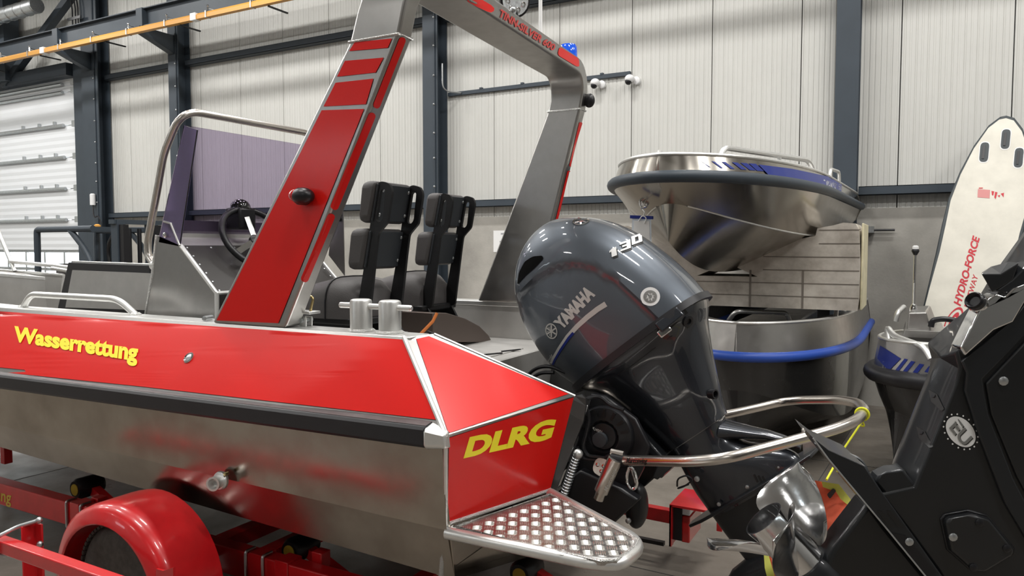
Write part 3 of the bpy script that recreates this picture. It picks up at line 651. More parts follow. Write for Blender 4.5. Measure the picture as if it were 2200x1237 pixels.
dn = V((db.z - da.z, 0, -(db.x - da.x))).normalized(); dn = dn if dn.z > 0 else -dn
dash = MB().prism([V((da.x, CY0 + .02, da.z)), V((db.x, CY0 + .02, db.z)), V((db.x, CY1 - .02, db.z)), V((da.x, CY1 - .02, da.z))], -dn*.01).build('dashboard', 'dash', con, smooth=0)
for y0 in (CY0 + .035, CY1 - .035):
    for k in range(6): q = da.lerp(db, .05 + .18*k); screw(con, V((q.x, y0, q.z)), dn, .006, name='rivet')
for k in range(1, 6): q = da.lerp(db, .05); screw(con, V((q.x, CY0 + .03 + k*.155, q.z)), dn, .006, name='rivet')
MB().tube([V((da.x, CY0 + .008, da.z)), V((db.x, CY0 + .008, db.z)), V((sp_[3].x, CY0 + .008, sp_[3].z))], .012, 8).build('edge_tube', 'alubright', con)
MB().tube([V((da.x, CY1 - .008, da.z)), V((db.x, CY1 - .008, db.z))], .012, 8).build('edge_tube', 'alubright', con)
MB().tube([V((db.x, CY0, db.z)), V((db.x, CY1, db.z))], .010, 8).build('edge_tube', 'alubright', con)
MB().tube([sp_[5], sp_[0]], .007, 8).build('edge_weld', 'weld', con); MB().tube([sp_[4], sp_[5]], .007, 8).build('edge_weld', 'weld', con)
# raised rear coaming of the dash under the windscreen
q0 = V((da.x, CY0, da.z)); MB().prism([V((sp_[0].x, CY0 + .01, sp_[0].z)), V((da.x, CY0 + .01, da.z)), V((da.x, CY1, da.z)), V((sp_[0].x, CY1, sp_[0].z))], (0, 0, -.006)).build('dash_shelf', 'alumatte', con, smooth=0)
cb = [ax(x, y, sp_[0].x + .03) for x, y in ((400, 470), (640, 480), (640, 530), (400, 528))]
MB().prism([V((sp_[0].x + .03, CY0 + .05, ax(430, 474, sp_[0].x + .03).z)), V((sp_[0].x + .03, CY1, ax(430, 474, sp_[0].x + .03).z)), V((sp_[0].x + .03, CY1, sp_[0].z - .01)), V((sp_[0].x + .03, CY0 + .05, sp_[0].z - .01))], (.004, 0, 0)).build('dash_back', 'alumatte', con, smooth=0)
gp = [ax(x, y, -3.02) for x, y in ((722, 455), (738, 455), (740, 585), (716, 560))]
g = MB().prism([ay(x, y, CY1) for x, y in ((716, 452), (737, 455), (740, 592), (706, 548))], (0, .006, 0)).build('switch_panel', 'alu', con, smooth=0)
for yy in (461, 471): MB().lathe(ay(731, yy, CY1), (0, -1, 0), [(.014, 0), (.014, .006), (.004, .008)], 10).build('socket', 'black', g)
# windscreen
wa, wb_, wc, wd_ = ay(395, 269, CY0), ay(424, 279, CY0), ay(386, 529, CY0), ay(341, 520, CY0)
ws = MB().prism([wa, V((wa.x, CY1, wa.z)), V((wd_.x, CY1, wd_.z + .02)), wd_ + V((0, 0, .02))], (.005, 0, 0)).build('windscreen', 'acryl', con, smooth=0)
MB().prism([wa, wb_, wc, wd_], (0, .006, 0)).build('windscreen_wing', 'acryl2', con, smooth=0, label='darker violet side wing of the windscreen')
MB().prism([V((p.x, CY1, p.z)) for p in (wa, wb_, wc, wd_)], (0, -.006, 0)).build('windscreen_wing', 'acryl', con, smooth=0)
MB().tube([wb_, wc], .003, 6).build('acrylic_edge', 'blackp', con)
br = [ay(x, y, CY0 - .004) for x, y in ((352, 476), (367, 480), (386, 527), (343, 518))]
MB().tube([br[0], br[1], br[2]], .006, 8).build('wing_bracket', 'alu', con)
screw(con, ay(357, 505, CY0 - .004), (0, -1, 0), .015, 'chrome', 'bolt', .012)
# handrail hoop round the windscreen
HX = -3.37
hr = [ay(x, y, 2.585) for x, y in ((332, 570), (318, 548), (317, 520), (336, 420), (352, 330))] + [V((HX, 2.585, 2.46)), V((HX, 3.56, 2.46))]
hr2 = [V((p.x, 2*3.0725 - p.y, p.z)) for p in hr[:5]][::-1]
hand = MB().tube(rnd(hr + hr2, [.03, .06, .05, .05, .12, .12, .05, .05, .06, .03, .03], 8), .0195, 16).build('handrail', 'stain', con)
for p in (hr[0], hr2[-1]): MB().ball(p, .028, 12, 8).build('rail_foot', 'alubright', hand)
# steering wheel
wcn = ay(552, 512, 2.98); wn = V((.80, -.10, .59)).normalized(); s1 = wn.cross(V((0, 0, 1))).normalized(); s2 = s1.cross(wn)
rw = .205
wheel = MB().tube([wcn + (s1*math.cos(2*PI*k/36) + s2*math.sin(2*PI*k/36))*rw for k in range(36)], .0175, 14, closed=True).build('steering_wheel', 'black', con)
for a in (PI/2 + .0, PI*7/6, PI*11/6):
    d = s1*math.cos(a) + s2*math.sin(a); MB().bar(wcn - wn*.02, wcn + d*(rw - .01), .034, .008, side=d.cross(wn)).build('spoke', 'chrome', wheel)
MB().lathe(wcn - wn*.03, wn, [(.034, 0), (.034, .02), (.026, .026), (.01, .027)], 20).build('wheel_hub', 'black', wheel)
base = da.lerp(db, .55); base.y = 2.98
MB().lathe(V((base.x, 2.98, base.z)), wn, [(.085, 0), (.088, .03), (.062, .04), (.058, .10), (.045, .105)], 24).build('steering_column', 'black', con)
cp = ay(517, 462, 3.0)
c_ = MB().box((cp.x - .06, cp.y - .06, cp.z - .085), (cp.x + .06, cp.y + .06, cp.z + .04)).build('compass', 'black', con, bevel=.012)
MB().ball((cp.x, cp.y, cp.z + .04), .058, 16, 10, (1, 1, .9)).build('compass_dome', mat('glossy_black', (.006, .006, .007), .05, coat=1), c_)
MB().bar((cp.x + .051, cp.y - .035, cp.z - .058), (cp.x + .051, cp.y + .035, cp.z - .058), .004, .004).build('compass_trim', 'chrome', c_)
# =================================================================== SEATS
def make_seat(ys, label):
    t = thing('boat_chair', label, 'seat', (-2.40, ys + .12, ZD), 'black shock seats in the cockpit')
    def upright(pts, slot, y):
        P = [ay(x, yy, ys) for x, yy in pts]; Sl = [ay(x, yy, ys) for x, yy in slot]
        o2 = rpoly([(p.x, p.z) for p in P], .012, 3); i2 = rpoly([(p.x, p.z) for p in Sl], .02, 4)
        bm = bmesh.new(); e = []
        for loop in (o2, i2):
            vs = [bm.verts.new((p.x, y, p.y)) for p in loop]; e += [bm.edges.new((vs[i], vs[(i+1) % len(vs)])) for i in range(len(vs))]
        bmesh.ops.triangle_fill(bm, edges=e, use_beauty=True, use_dissolve=False)
        r = bmesh.ops.extrude_face_region(bm, geom=bm.faces[:]); bmesh.ops.translate(bm, verts=[v for v in r['geom'] if isinstance(v, bmesh.types.BMVert)], vec=(0, .016, 0))
        b = MB(); bm.verts.index_update(); b.add([v.co for v in bm.verts], [tuple(v.index for v in f.verts) for f in bm.faces]); bm.free()
        return b.build('upright', 'satin', t, smooth=30)
    up_ = [(763, 690), (783, 567), (796, 477), (806, 396), (820, 389), (836, 394), (842, 408), (841, 420), (832, 478), (822, 490), (812, 503), (807, 545), (797, 640), (792, 690)]
    sl_ = [(818, 406), (828, 406), (822, 470), (816, 478), (809, 476), (808, 470)]
    upright(up_, sl_, ys); upright(up_, sl_, ys + .245)
    def pillow(ft, fb, at, ab, y0, y1, name):
        q = [ay(*p, ys) for p in (fb, ab, at, ft)]
        o = MB().prism([V((p.x, y0, p.z)) for p in q], (0, y1 - y0, 0)).build(name, 'leather', t, smooth=60, bevel=.03, bseg=5)
        d = (q[2] - q[1]); n_ = V((d.z, 0, -d.x)).normalized()
        sh = [q[1] + d*.06, q[1] + d*.94]
        MB().prism([V((p.x, y, p.z)) for p, y in ((sh[0], y0 + .012), (sh[0], y1 - .012), (sh[1], y1 - .012), (sh[1], y0 + .012))], n_*.012).build('back_shell', 'cushback', o, smooth=0, bevel=.005)
        for u in (.22, .8):
            for y in (ys + .035, y1 - .05): c = q[1] + d*u + n_*.011; screw(o, (c.x, y, c.z), n_, .009, 'galv', 'bolt', .006)
    pillow((781, 389), (773, 478), (812, 388), (797, 479), ys - .02, ys + .285, 'headrest')
    pillow((757, 491), (749, 579), (796, 490), (782, 579), ys - .02, ys + .285, 'backrest')
    xa0 = -2.32
    # saddle cushion: raised rear horn falling to a flat front
    b = MB(); rg = []
    for k, (x, hz, hw) in enumerate([(-3.0, 1.53, .13), (-2.92, 1.56, .17), (-2.78, 1.535, .19), (-2.64, 1.575, .205), (-2.52, 1.60, .20), (-2.43, 1.585, .19), (-2.37, 1.53, .17)]):
        ring = []
        for j in range(17): a = PI*j/16; ring.append(V((x, ys + .13 - hw*math.copysign(abs(math.cos(a))**.5, math.cos(a)), 1.40 + (hz - 1.40)*math.sin(a)**.55)))
        rg.append(ring)
    b.quads(rg); b.build('seat_cushion', 'leather', t, smooth=60)
    MB().tube([r_ + (r_ - V((r_.x, ys + .13, 1.42)))*.01 for r_ in rg[4]], .004, 6).build('piping', 'rubber', t)
    MB().box((-3.0, ys - .05, 1.37), (-2.34, ys + .31, 1.405)).build('seat_pan', 'satin', t, bevel=.008)
    q = ay(775, 690, ys)
    for y in (ys, ys + .245): MB().prism([(-2.75, y, 1.30), (-2.28, y, 1.30), (-2.34, y, 1.40), (-2.75, y, 1.40)], (0, .016, 0)).build('frame_foot', 'satin', t, bevel=.004)
    MB().box((-2.45, ys + .0, 1.305), (-2.27, ys + .26, 1.318)).build('foot_plate', 'galv', t)
    MB().box((-2.62, ys + .09, ZD + .008), (-2.54, ys + .17, 1.37)).build('pedestal', 'galv', t)
    MB().box((-2.72, ys + .02, ZD + .003), (-2.44, ys + .24, ZD + .015)).build('pedestal_foot', 'galv', t)
    return t
s1_ = make_seat(2.78, 'black boat seat with slotted uprights, right behind the red arch leg')
def copy_tree(o, parent=None):
    c = o.copy(); COL.objects.link(c); c.parent = parent
    for ch in o.children: copy_tree(ch, c)
    return c
s2_ = copy_tree(s1_); s2_.location += V((-.185, .795, 0)); s2_['label'] = 'black boat seat with slotted uprights on the far side, nearer the grey outboard'
t = thing('tie_strap', 'thin orange cord hanging from the far seat foot', 'cord', ay(905, 712, 3.2))
MB().tube([ay(939, 672, 3.3), ay(930, 690, 3.28), ay(905, 716, 3.22), ay(898, 730, 3.2)], .009, 8).build('cord', 'strap', t)
# =================================================================== GREY OUTBOARD
TL = math.radians(38.5); EA = V((math.cos(TL), 0, math.sin(TL))); EU = V((-math.sin(TL), 0, math.cos(TL))); EO = V((-1.378, YC, 1.11))
def W(s, t, w=0.): return EO + EA*s + EU*t + V((0, w, 0))
ob = thing('outboard_motor', 'large dark grey outboard motor tilted up on the boat stern, white lettering', 'outboard motor', (-1.4, YC, .75))
def sring(f, r, w, t, n=3., N=72, tilt=0.):
    c = (f + r)/2; h = (r - f)/2; out = []
    for k in range(N):
        a = 2*PI*k/N; ca, sa = math.cos(a), math.sin(a)
        s_ = c + h*math.copysign(abs(ca)**(2/n), ca); w_ = w*math.copysign(abs(sa)**(2/n), sa)
        out.append((s_, t + tilt*(s_ - c), w_))
    return out
def spl(tab, t):                                    # smooth table lookup
    n = len(tab)
    for i in range(n - 1):
        if t <= tab[i+1][0] or i == n - 2:
            p0 = tab[max(i-1, 0)]; p1 = tab[i]; p2 = tab[i+1]; p3 = tab[min(i+2, n-1)]; u = (t - p1[0])/(p2[0] - p1[0]); out = []
            for k in range(1, len(p1)):
                m1 = (p2[k]-p0[k])/(p2[0]-p0[0])*(p2[0]-p1[0]); m2 = (p3[k]-p1[k])/(p3[0]-p1[0])*(p2[0]-p1[0])
                out.append((2*u**3-3*u*u+1)*p1[k] + (u**3-2*u*u+u)*m1 + (-2*u**3+3*u*u)*p2[k] + (u**3-u*u)*m2)
            return out
# height t : front s, rear s, half width, squareness
CT = [(0, -.035, .700, .250, 2.9), (.12, -.075, .690, .262, 2.9), (.28, -.085, .658, .265, 2.8), (.42, -.065, .612, .256, 2.8), (.53, -.015, .553, .236, 2.7), (.61, .045, .485, .205, 2.6), (.665, .11, .415, .160, 2.4), (.70, .18, .36, .105, 2.2), (.712, .235, .305, .05, 2.0)]
curve = [ay(x, y, 3.03) for x, y in ((1108, 628), (1118, 618), (1160, 585), (1195, 568), (1230, 563), (1262, 567), (1290, 580), (1340, 613), (1385, 655), (1398, 668))]
cst = [((p - EO).dot(EA), (p - EO).dot(EU)) for p in curve]
def tlim(s):
    if s <= cst[0][0]: return cst[0][1]
    for (a, b), (c, d) in zip(cst[:-1], cst[1:]):
        if a <= s <= c: return b + (d - b)*(s - a)/(c - a)
    return -9
rings = []
for i in range(49):
    t = .712*math.sin(i/48*PI/2)**.95 if i else 0
    f, r, w, n = spl(CT, t); ring = []
    for s_, tt, w_ in sring(f, r, w, t, n, 96):
        lim = tlim(s_); d = lim - tt
        k = max(0., min(1., d/.022)); k = k*k*(3 - 2*k)
        side = min(1, abs(w_)/max(w, 1e-3)*1.15)
        w_ -= math.copysign(.020*k*side, w_)
        ring.append(W(s_, tt, w_))
    rings.append(ring)
cowl = MB().quads(rings).build('cowling', 'cowl', ob, smooth=50)
BV = bvh_of([cowl])
MB().quads([[W(s, t, w) for s, t, w in sring(-.045, .712, .258, t0, 2.9)] for t0 in (-.030, -.026, -.004, 0.002)]).build('cowl_seal', 'rubber', ob, smooth=40)
# apron and mid-section
AP = [(-.55, .165, .450, .110, 2.5), (-.47, .150, .462, .118, 2.5), (-.36, .125, .510, .138, 2.5), (-.25, .095, .560, .160, 2.5), (-.16, .07, .607, .182, 2.6), (-.10, .045, .640, .208, 2.7), (-.05, .0, .680, .240, 2.8), (-.022, -.02, .695, .246, 2.9)]
rings = []
for i in range(34):
    t = -.482 + .46*i/33; f, r, w, n = spl(AP, t)
    rings.append([W(*q) for q in sring(f, r, w, t, n)])
apron = MB().quads(rings).build('apron', 'leg', ob, smooth=50)
LS = [(-.83, .13, .61, .085, 2.2), (-.76, .13, .60, .085, 2.2), (-.70, .13, .55, .09, 2.3), (-.655, .135, .49, .094, 2.3), (-.62, .14, .452, .098, 2.4), (-.56, .150, .425, .104, 2.4), (-.48, .155, .445, .112, 2.5)]
rings = []
for i in range(24):
    t = -.82 + .335*i/23; f, r, w, n = spl(LS, t)
    rings.append([W(*q) for q in sring(f, r, w, t, n)])
low_ = MB().quads(rings).build('drive_housing', 'leg', ob, smooth=50)
# swept tail over the plate
tail = []
for s_, t_, h, w in ((.40, -.53, .05, .085), (.45, -.565, .035, .07), (.50, -.605, .026, .055), (.55, -.645, .02, .045), (.60, -.70, .016, .035), (.635, -.76, .012, .028)):
    tail.append([W(s_ + h*math.sin(a)*.7, t_ + h*math.sin(a)*.7, w*math.cos(a)) for a in [2*PI*k/16 for k in range(16)]])
MB().quads(tail).build('swept_tail', 'leg', ob, smooth=60)
# anti-ventilation plate, gearcase, skeg
pl_ = [(.02, -.035), (.10, -.085), (.30, -.12), (.55, -.125), (.665, -.09), (.69, -.03), (.69, .03), (.665, .09), (.55, .125), (.30, .12), (.10, .085), (.02, .035)]
MB().prism([W(s, -.805, w) for s, w in pl_], EU*.014).build('ventilation_plate', 'legdark', ob, smooth=30, bevel=.003)
MB().prism([W(.62, -.80, -.012), W(.685, -.70, -.012), W(.695, -.79, -.012)], (0, .02, 0)).build('trim_tab', 'galv', ob, smooth=0)
GS = [(-1.10, .14, .40, .035, 2.), (-1.0, .135, .42, .045, 2.), (-.9, .13, .45, .055, 2.), (-.80, .13, .47, .075, 2.2)]
rings = []
for i in range(10):
    t = -1.10 + .30*i/9; rings.append([W(*q) for q in sring(*spl(GS, t)[:3], t, 2.1, 48)])
MB().quads(rings).build('gearcase_strut', 'legdark', ob, smooth=50)
rings = []
for s_, r in ((-.01, .004), (.01, .03), (.06, .055), (.15, .068), (.32, .068), (.50, .058), (.56, .054)):
    rings.append([W(s_, -1.10 + r*math.cos(a), r*math.sin(a)) for a in [2*PI*k/24 for k in range(24)]])
MB().quads(rings).build('gearcase', 'legdark', ob, smooth=60)
MB().prism([W(.12, -1.15, -.006), W(.40, -1.15, -.006), W(.42, -1.30, -.006), W(.32, -1.32, -.006)], (0, .012, 0)).build('skeg', 'legdark', ob, smooth=0)
for s_ in (.22, .37, .52): MB().lathe(W(s_, -.775, -.085 if s_ < .45 else -.06), (0, -1, 0), [(.009, 0), (.009, .006), (.003, .008)], 8).build('plate_bolt', 'galv', ob)
GB = bvh_of([low_])
for k in range(3): decal_poly('intake_slot', [(1618 + k*9, 1020 + k*2), (1622 + k*9, 1018 + k*2), (1630 + k*9, 1034 + k*2), (1626 + k*9, 1036 + k*2)], GB, 'blackp', ob, .002)
# prints and fittings on the cowling
decal_text('lettering', 'YAMAHA', [(1208, 709), (1280, 634), (1261, 610), (1188, 692)], BV, 'silver', ob, .06, 0, 2, .002, 'silver lettering on the cowling side')
e = ring_pix(1185, 711, 12.5, 17, -.25, .84); decal('emblem_ring', *e, BV, 'silver', ob, .002)
for k in range(3):
    a = PI/2 + k*PI/3; ca, sa = math.cos(a), math.sin(a)
    decal_poly('emblem_fork', [(1185 + ca*13*.85 - sa*1.6, 711 + sa*13 + ca*1.6), (1185 + ca*13*.85 + sa*1.6, 711 + sa*13 - ca*1.6), (1185 - ca*13*.85 + sa*1.6, 711 - sa*13 - ca*1.6), (1185 - ca*13*.85 - sa*1.6, 711 - sa*13 + ca*1.6)], BV, 'silver', ob, .002, 1)
    decal_poly('emblem_fork', [(1185 + ca*5 - sa*4.2, 711 + sa*6 + ca*4.2), (1185 + ca*5 - sa*3, 711 + sa*6 + ca*3), (1185 + ca*9 - sa*3, 711 + sa*10 + ca*3), (1185 + ca*9 - sa*4.2, 711 + sa*10 + ca*4.2)], BV, 'silver', ob, .002, 1)
def band(name, ct, w0, w1, m, off=.002):
    n = len(ct); ps = []
    for i in range(n):
        a = V((*ct[max(i-1, 0)], 0)); b_ = V((*ct[min(i+1, n-1)], 0)); d = (b_ - a).normalized(); nn = V((-d.y, d.x, 0)); w = w0 + (w1 - w0)*i/(n-1); c = V((*ct[i], 0))
        ps += [((c + nn*w/2).x, (c + nn*w/2).y), ((c - nn*w/2).x, (c - nn*w/2).y)]
    return decal(name, ps, [(2*i, 2*i+1, 2*i+3, 2*i+2) for i in range(n-1)], BV, m, ob, off)
cen = [(1181, 791), (1190, 770), (1203, 748), (1220, 723), (1240, 701), (1262, 681), (1284, 664), (1308, 649)]
cen2 = [tuple(p) for p in [(p.x, p.y) for p in [V((*cen[i], 0)).lerp(V((*cen[min(i+1, len(cen)-1)], 0)), u) for i in range(len(cen)-1) for u in (0, .25, .5, .75)]]]
band('silver_stripe', cen2, 8, 12, 'silver'); band('navy_stripe', [(x + 2.5, y + 2.5) for x, y in cen2[2:15]], 4, 6, 'navy', .003)
NUM = {'1': [[(.25, 0), (.75, 0), (.75, 1), (.42, 1), (.08, .78), (.08, .58), (.25, .66)]],
       '3': [[(0, 0), (1, 0), (1, 1), (0, 1), (0, .78), (.62, .78), (.62, .61), (.2, .61), (.2, .40), (.62, .40), (.62, .22), (0, .22)]],
       '0': [[(0, 0), (1, 0), (1, 1), (0, 1), (0, .5), (.34, .5), (.34, .76), (.66, .76), (.66, .24), (.34, .24), (.34, .5), (0, .5)]]}
for k, s_ in enumerate('130'):
    q = [(1309 + k*24, 555 - k*13.5), (1331 + k*24, 547 - k*13.5), (1329 + k*24, 529 - k*13.5), (1307 + k*24, 537 - k*13.5)]
    for nm, dx, m_, o_ in (('numeral_shadow', 3, 'blackp', .002), ('numeral', 0, 'whitep', .005)):
        for part in ([NUM[s_][0]] if s_ != '0' else [[(0, 0), (.34, 0), (.34, 1), (0, 1)], [(.66, 0), (1, 0), (1, 1), (.66, 1)], [(.34, 0), (.66, 0), (.66, .24), (.34, .24)], [(.34, .76), (.66, .76), (.66, 1), (.34, 1)]]):
            decal_poly(nm, [tuple(c + dx for c in bil(q, u, v)) for u, v in part], BV, m_, ob, o_, 2)
decal('round_sticker', ell(1397, 637, 21, 20), [tuple(range(28))], BV, 'whitep', ob, .002, 'white round sticker with grey wreath')
e = ring_pix(1397, 637, 14.5, 13.5, 0, .70); decal('sticker_wreath', *e, BV, mat('grey_print', (.22, .22, .21), .5), ob, .003)
for k in range(8): a = k*PI/4; decal('sticker_wreath', ell(1397 + 9*math.cos(a), 637 + 8.5*math.sin(a), 2.6, 2.2, a, 8), [tuple(range(8))], BV, bpy.data.materials['grey_print'], ob, .0035)
decal('sticker_wreath', ell(1397, 637, 4, 4, 0, 10), [tuple(range(10))], BV, bpy.data.materials['grey_print'], ob, .0035)
e = ring_pix(1248, 476, 18, 8, -.12, .78); decal('top_emblem', *e, BV, 'chrome', ob, .004)
for k in range(3):
    a = PI/2 + k*PI/3; decal_poly('top_emblem', [(1248 + 15*math.cos(a) - 1.5*math.sin(a), 476 + 6.5*math.sin(a) + 1*math.cos(a)), (1248 + 15*math.cos(a) + 1.5*math.sin(a), 476 + 6.5*math.sin(a) - 1*math.cos(a)), (1248 - 15*math.cos(a) + 1.5*math.sin(a), 476 - 6.5*math.sin(a) - 1*math.cos(a)), (1248 - 15*math.cos(a) - 1.5*math.sin(a), 476 - 6.5*math.sin(a) + 1*math.cos(a))], BV, 'chrome', ob, .004, 1)
decal_poly('air_intake', [(p.x, p.y) for p in rpoly([(1112, 612), (1116, 585), (1128, 562), (1145, 551), (1166, 549), (1168, 556), (1150, 575), (1128, 594)], 5, 3)], BV, mat('intake_void', (.002, .002, .002), .9, spec=.1), ob, .003, 2)
decal_text('lettering', 'fourstroke', [(1172, 795), (1188, 764), (1184, 758), (1168, 787)], BV, 'silver', ob, .01, .3, 1, .002)
# latch handle in the apron
AV = bvh_of([apron])
lt = decal_poly('latch_recess', [(p.x, p.y) for p in rpoly([(1404, 690), (1470, 645), (1482, 668), (1420, 725)], 8, 3)], AV, 'blackp', ob, .002, 1)
h1 = AV.ray_cast(EYEP, ray(1425, 703).normalized())[0]; h2 = AV.ray_cast(EYEP, ray(1462, 674).normalized())[0]
if h1 and h2:
    d = (h2 - h1); MB().bar(h1 - d*.25 + V((.0, -.012, .01)), h1 + d*1.05 + V((.0, -.012, .012)), .018, .05, side=(0, 1, 0)).build('latch_handle', 'leg', ob, bevel=.008, bseg=3)
    MB().bar(h1 - d*.2 + V((0, -.014, -.022)), h1 + d*.45 + V((0, -.014, -.022)), .016, .034, side=(0, 1, 0)).build('latch_handle', 'chrome', ob, bevel=.006, bseg=2)
h3 = AV.ray_cast(EYEP, ray(1477, 690).normalized())
if h3[0]: MB().lathe(h3[0] - h3[1]*.005, h3[1], [(.026, 0), (.026, .012), (.014, .014), (.012, .006)], 16).build('flush_plug', 'black', ob)
h3 = AV.ray_cast(EYEP, ray(1527, 846).normalized())
if h3[0]: MB().lathe(h3[0] - h3[1]*.005, (h3[1] + V((.5, 0, 0))).normalized(), [(.021, 0), (.021, .030), (.015, .03), (.014, .01)], 18).build('pilot_outlet', 'black', ob)
sl = [(1478, 703), (1440, 723), (1400, 752), (1360, 783), (1325, 806)]
decal('apron_seam', [(x, y - .8) for x, y in sl] + [(x, y + .8) for x, y in sl[::-1]], [(i, i+1, 8-i, 9-i) for i in range(4)], AV, 'blackp', ob, .0015)
# clamp bracket, swivel and tilt gear at the transom
for yy in (2.98, 3.50):
    p_ = [ay(x, y, 2.98) for x, y in ((1268, 845), (1300, 850), (1365, 900), (1395, 960), (1380, 1010), (1340, 1085), (1300, 1120), (1195, 1062), (1215, 1010), (1245, 930))]
    MB().prism([V((p.x, yy, p.z)) for p in p_], (0, .035, 0)).build('clamp_bracket', 'black', ob, smooth=30, bevel=.008)
p_ = ay(1300, 935, 2.97)
g = MB().lathe(p_ + V((0, .01, 0)), (0, -1, 0), [(.125, -.05), (.13, 0), (.122, .02), (.07, .03), (.06, .02), (.055, .03), (.02, .034)], 32).build('tilt_gear', 'black', ob)
for k in range(7): a = .3 + k*.42; MB().bar(p_ + V((math.cos(a)*.065, -.012, math.sin(a)*.065)), p_ + V((math.cos(a)*.118, -.012, math.sin(a)*.118)), .012, .012).build('gear_rib', 'satin', g)
MB().lathe(p_ + V((-.01, -.02, -.012)), (0, -1, 0), [(.032, 0), (.032, .025), (.018, .028)], 18).build('pivot_nut', 'cushback', g)
decal_text('lettering', 'PU4501', [(1272, 922), (1293, 931), (1294, 925), (1273, 916)], bvh_of([g]), 'silver', ob, .02, 0, 0, .002)
MB().bar(ay(1298, 866, 3.0), ay(1330, 893, 3.0), .02, .045, side=(0, 1, 0)).build('bracket_arm', 'cushback', ob, bevel=.008)
sw = [ay(x, y, 3.12) for x, y in ((1330, 905), (1368, 918), (1440, 1000), (1420, 1030), (1405, 1020), (1412, 990), (1370, 960))]
MB().prism(sw, (0, .30, 0)).build('swivel_bracket', 'legdark', ob, smooth=30, bevel=.01)
sw = [ay(x, y, 3.05) for x, y in ((1418, 985), (1452, 995), (1438, 1010), (1412, 1031), (1401, 1026))]
MB().prism(sw, (0, .03, 0)).build('tilt_stop', 'legdark', ob, bevel=.004)
MB().tube(rnd([ay(1300, 890, 3.1), ay(1340, 960, 3.1), ay(1345, 1040, 3.1)], .1), .035, 16).build('tilt_ram', 'black', ob)
MB().bar(W(.02, -.10, 0), W(.02, -.36, 0), .20, .16).build('steering_yoke', 'black', ob, bevel=.02)
for k, pts in enumerate(([(1258, 870), (1268, 900), (1252, 960), (1262, 980), (1310, 985)], [(1262, 855), (1290, 850), (1310, 870), (1340, 880)], [(1130, 810), (1150, 790), (1180, 785), (1215, 800)], [(1135, 820), (1158, 800), (1190, 800)], [(1240, 960), (1250, 985), (1290, 990), (1315, 975)])):
    MB().tube(rnd([ay(x, y, 2.93) if k not in (2, 3) else ay(x, y, 3.1) for x, y in pts], .05), .009, 8).build('control_cable', 'black', ob)
MB().tube(rnd([ay(1258, 872, 2.915), ay(1257, 895, 2.91), ay(1251, 915, 2.91)], .02), .012, 10).build('cable_sleeve', 'whitep', ob) if False else None
MB().tube([ay(1258, 870, 2.9), ay(1254, 885, 2.9)], .010, 10).build('cable_sleeve', 'whitep', ob)
hs = [ay(x, y, 2.90) for x, y in ((1210, 1068), (1218, 1040), (1228, 1008), (1240, 978))]
ho = MB().tube(hs, .017, 12).build('drain_hose', 'galv', ob)
for k in range(16): q = hs[0].lerp(hs[3], k/15); MB().lathe(q, hs[3] - hs[0], [(.017, -.002), (.0195, 0), (.017, .002)], 12).build('hose_rib', 'galv', ho)
MB().ball(ay(1242, 975, 2.9), .022, 12, 8).build('hose_fitting', 'alubright', ob)
q = ay(1241, 1022, 2.88); MB().prism([ay(x, y, 2.93) for x, y in ((1186, 1055), (1245, 1010), (1335, 1050), (1372, 1075), (1315, 1128), (1300, 1132))], (0, .06, 0)).build('lower_bracket', 'black', ob, smooth=30, bevel=.01)
for x, y in ((1218, 1085), (1350, 1118), (1298, 1055)): screw(ob, ay(x, y, 2.925), (0, -1, 0), .012, 'galv', 'bolt', .008)
MB().ball(ay(1368, 1085, 3.45), .10, 20, 14, (.55, .8, 1.15)).build('trim_motor', 'black', ob)
MB().tube(rnd([ay(1455, 1045, 3.1), ay(1455, 1028, 3.1), ay(1475, 1020, 3.1), ay(1490, 1030, 3.1), ay(1470, 1045, 3.1), ay(1452, 1050, 3.1), ay(1480, 1040, 3.1)], .03), .004, 6).build('speedo_tube', 'black', ob)
MB().lathe(ay(1498, 1028, 3.14), (0, -1, 0), [(.012, 0), (.012, .008), (.004, .01)], 10).build('strap_screw', 'galv', ob)
# ------------------------------------------------------------------- stainless guard hoop with swing arm
hoop = thing('guard_hoop', 'stainless steel tube hoop swung out around the tilted outboard', 'guard rail', (-1.1, 2.85, .7))
P1, P2, P3 = ay(1345, 990, 2.84), ay(1560, 890, 3.74), ay(1858, 880, 3.27)
hn = (P2 - P1).cross(P3 - P1).normalized()
hp_ = [ap(x, y, P1, hn) for x, y in ((1340, 989), (1480, 991), (1560, 985), (1700, 948), (1800, 920), (1840, 903), (1859, 882), (1845, 866), (1800, 858), (1720, 859), (1680, 863), (1600, 882), (1500, 902))]
hpp = rnd(hp_, [.05, .12, .12, .2, .1, .06, .06, .08, .1, .06, .08, .1], 6)
hb = MB().tube(hpp, .0205, 18).build('hoop_tube', 'stain', hoop)
decal_text('lettering', 'Marcoswing', [(1345, 998), (1390, 999), (1391, 984), (1346, 983)], hb, 'blackp', hoop, .02, .25, 1, .001)
decal_poly('end_sleeve', [(1316, 974), (1350, 978), (1350, 1001), (1316, 1002)], hb, 'black', hoop, .001) if False else MB().tube([hp_[0] - V((.05, 0, 0)), hp_[0] + V((.015, 0, 0))], [.030, .024], 14).build('end_sleeve', 'black', hoop)
MB().tube([hp_[0] - V((.055, -.0, -.03)), hp_[0] - V((.0, 0, -.026))], .014, 10).build('end_lug', 'stain', hoop)
v0, v1 = ay(1322, 985, 2.84), ay(1292, 1055, 2.84)
vt = MB().tube([v0, v1], .031, 18).build('swing_post', 'stain', hoop)
MB().tube([v1, ay(1286, 1072, 2.84)], .022, 14).build('post_foot', 'stain', hoop)
decal_text('lettering', 'Marcoway', [(1306, 1058), (1328, 1010), (1318, 1004), (1296, 1052)], vt, 'silver', hoop, .01, .2, 1, .001)
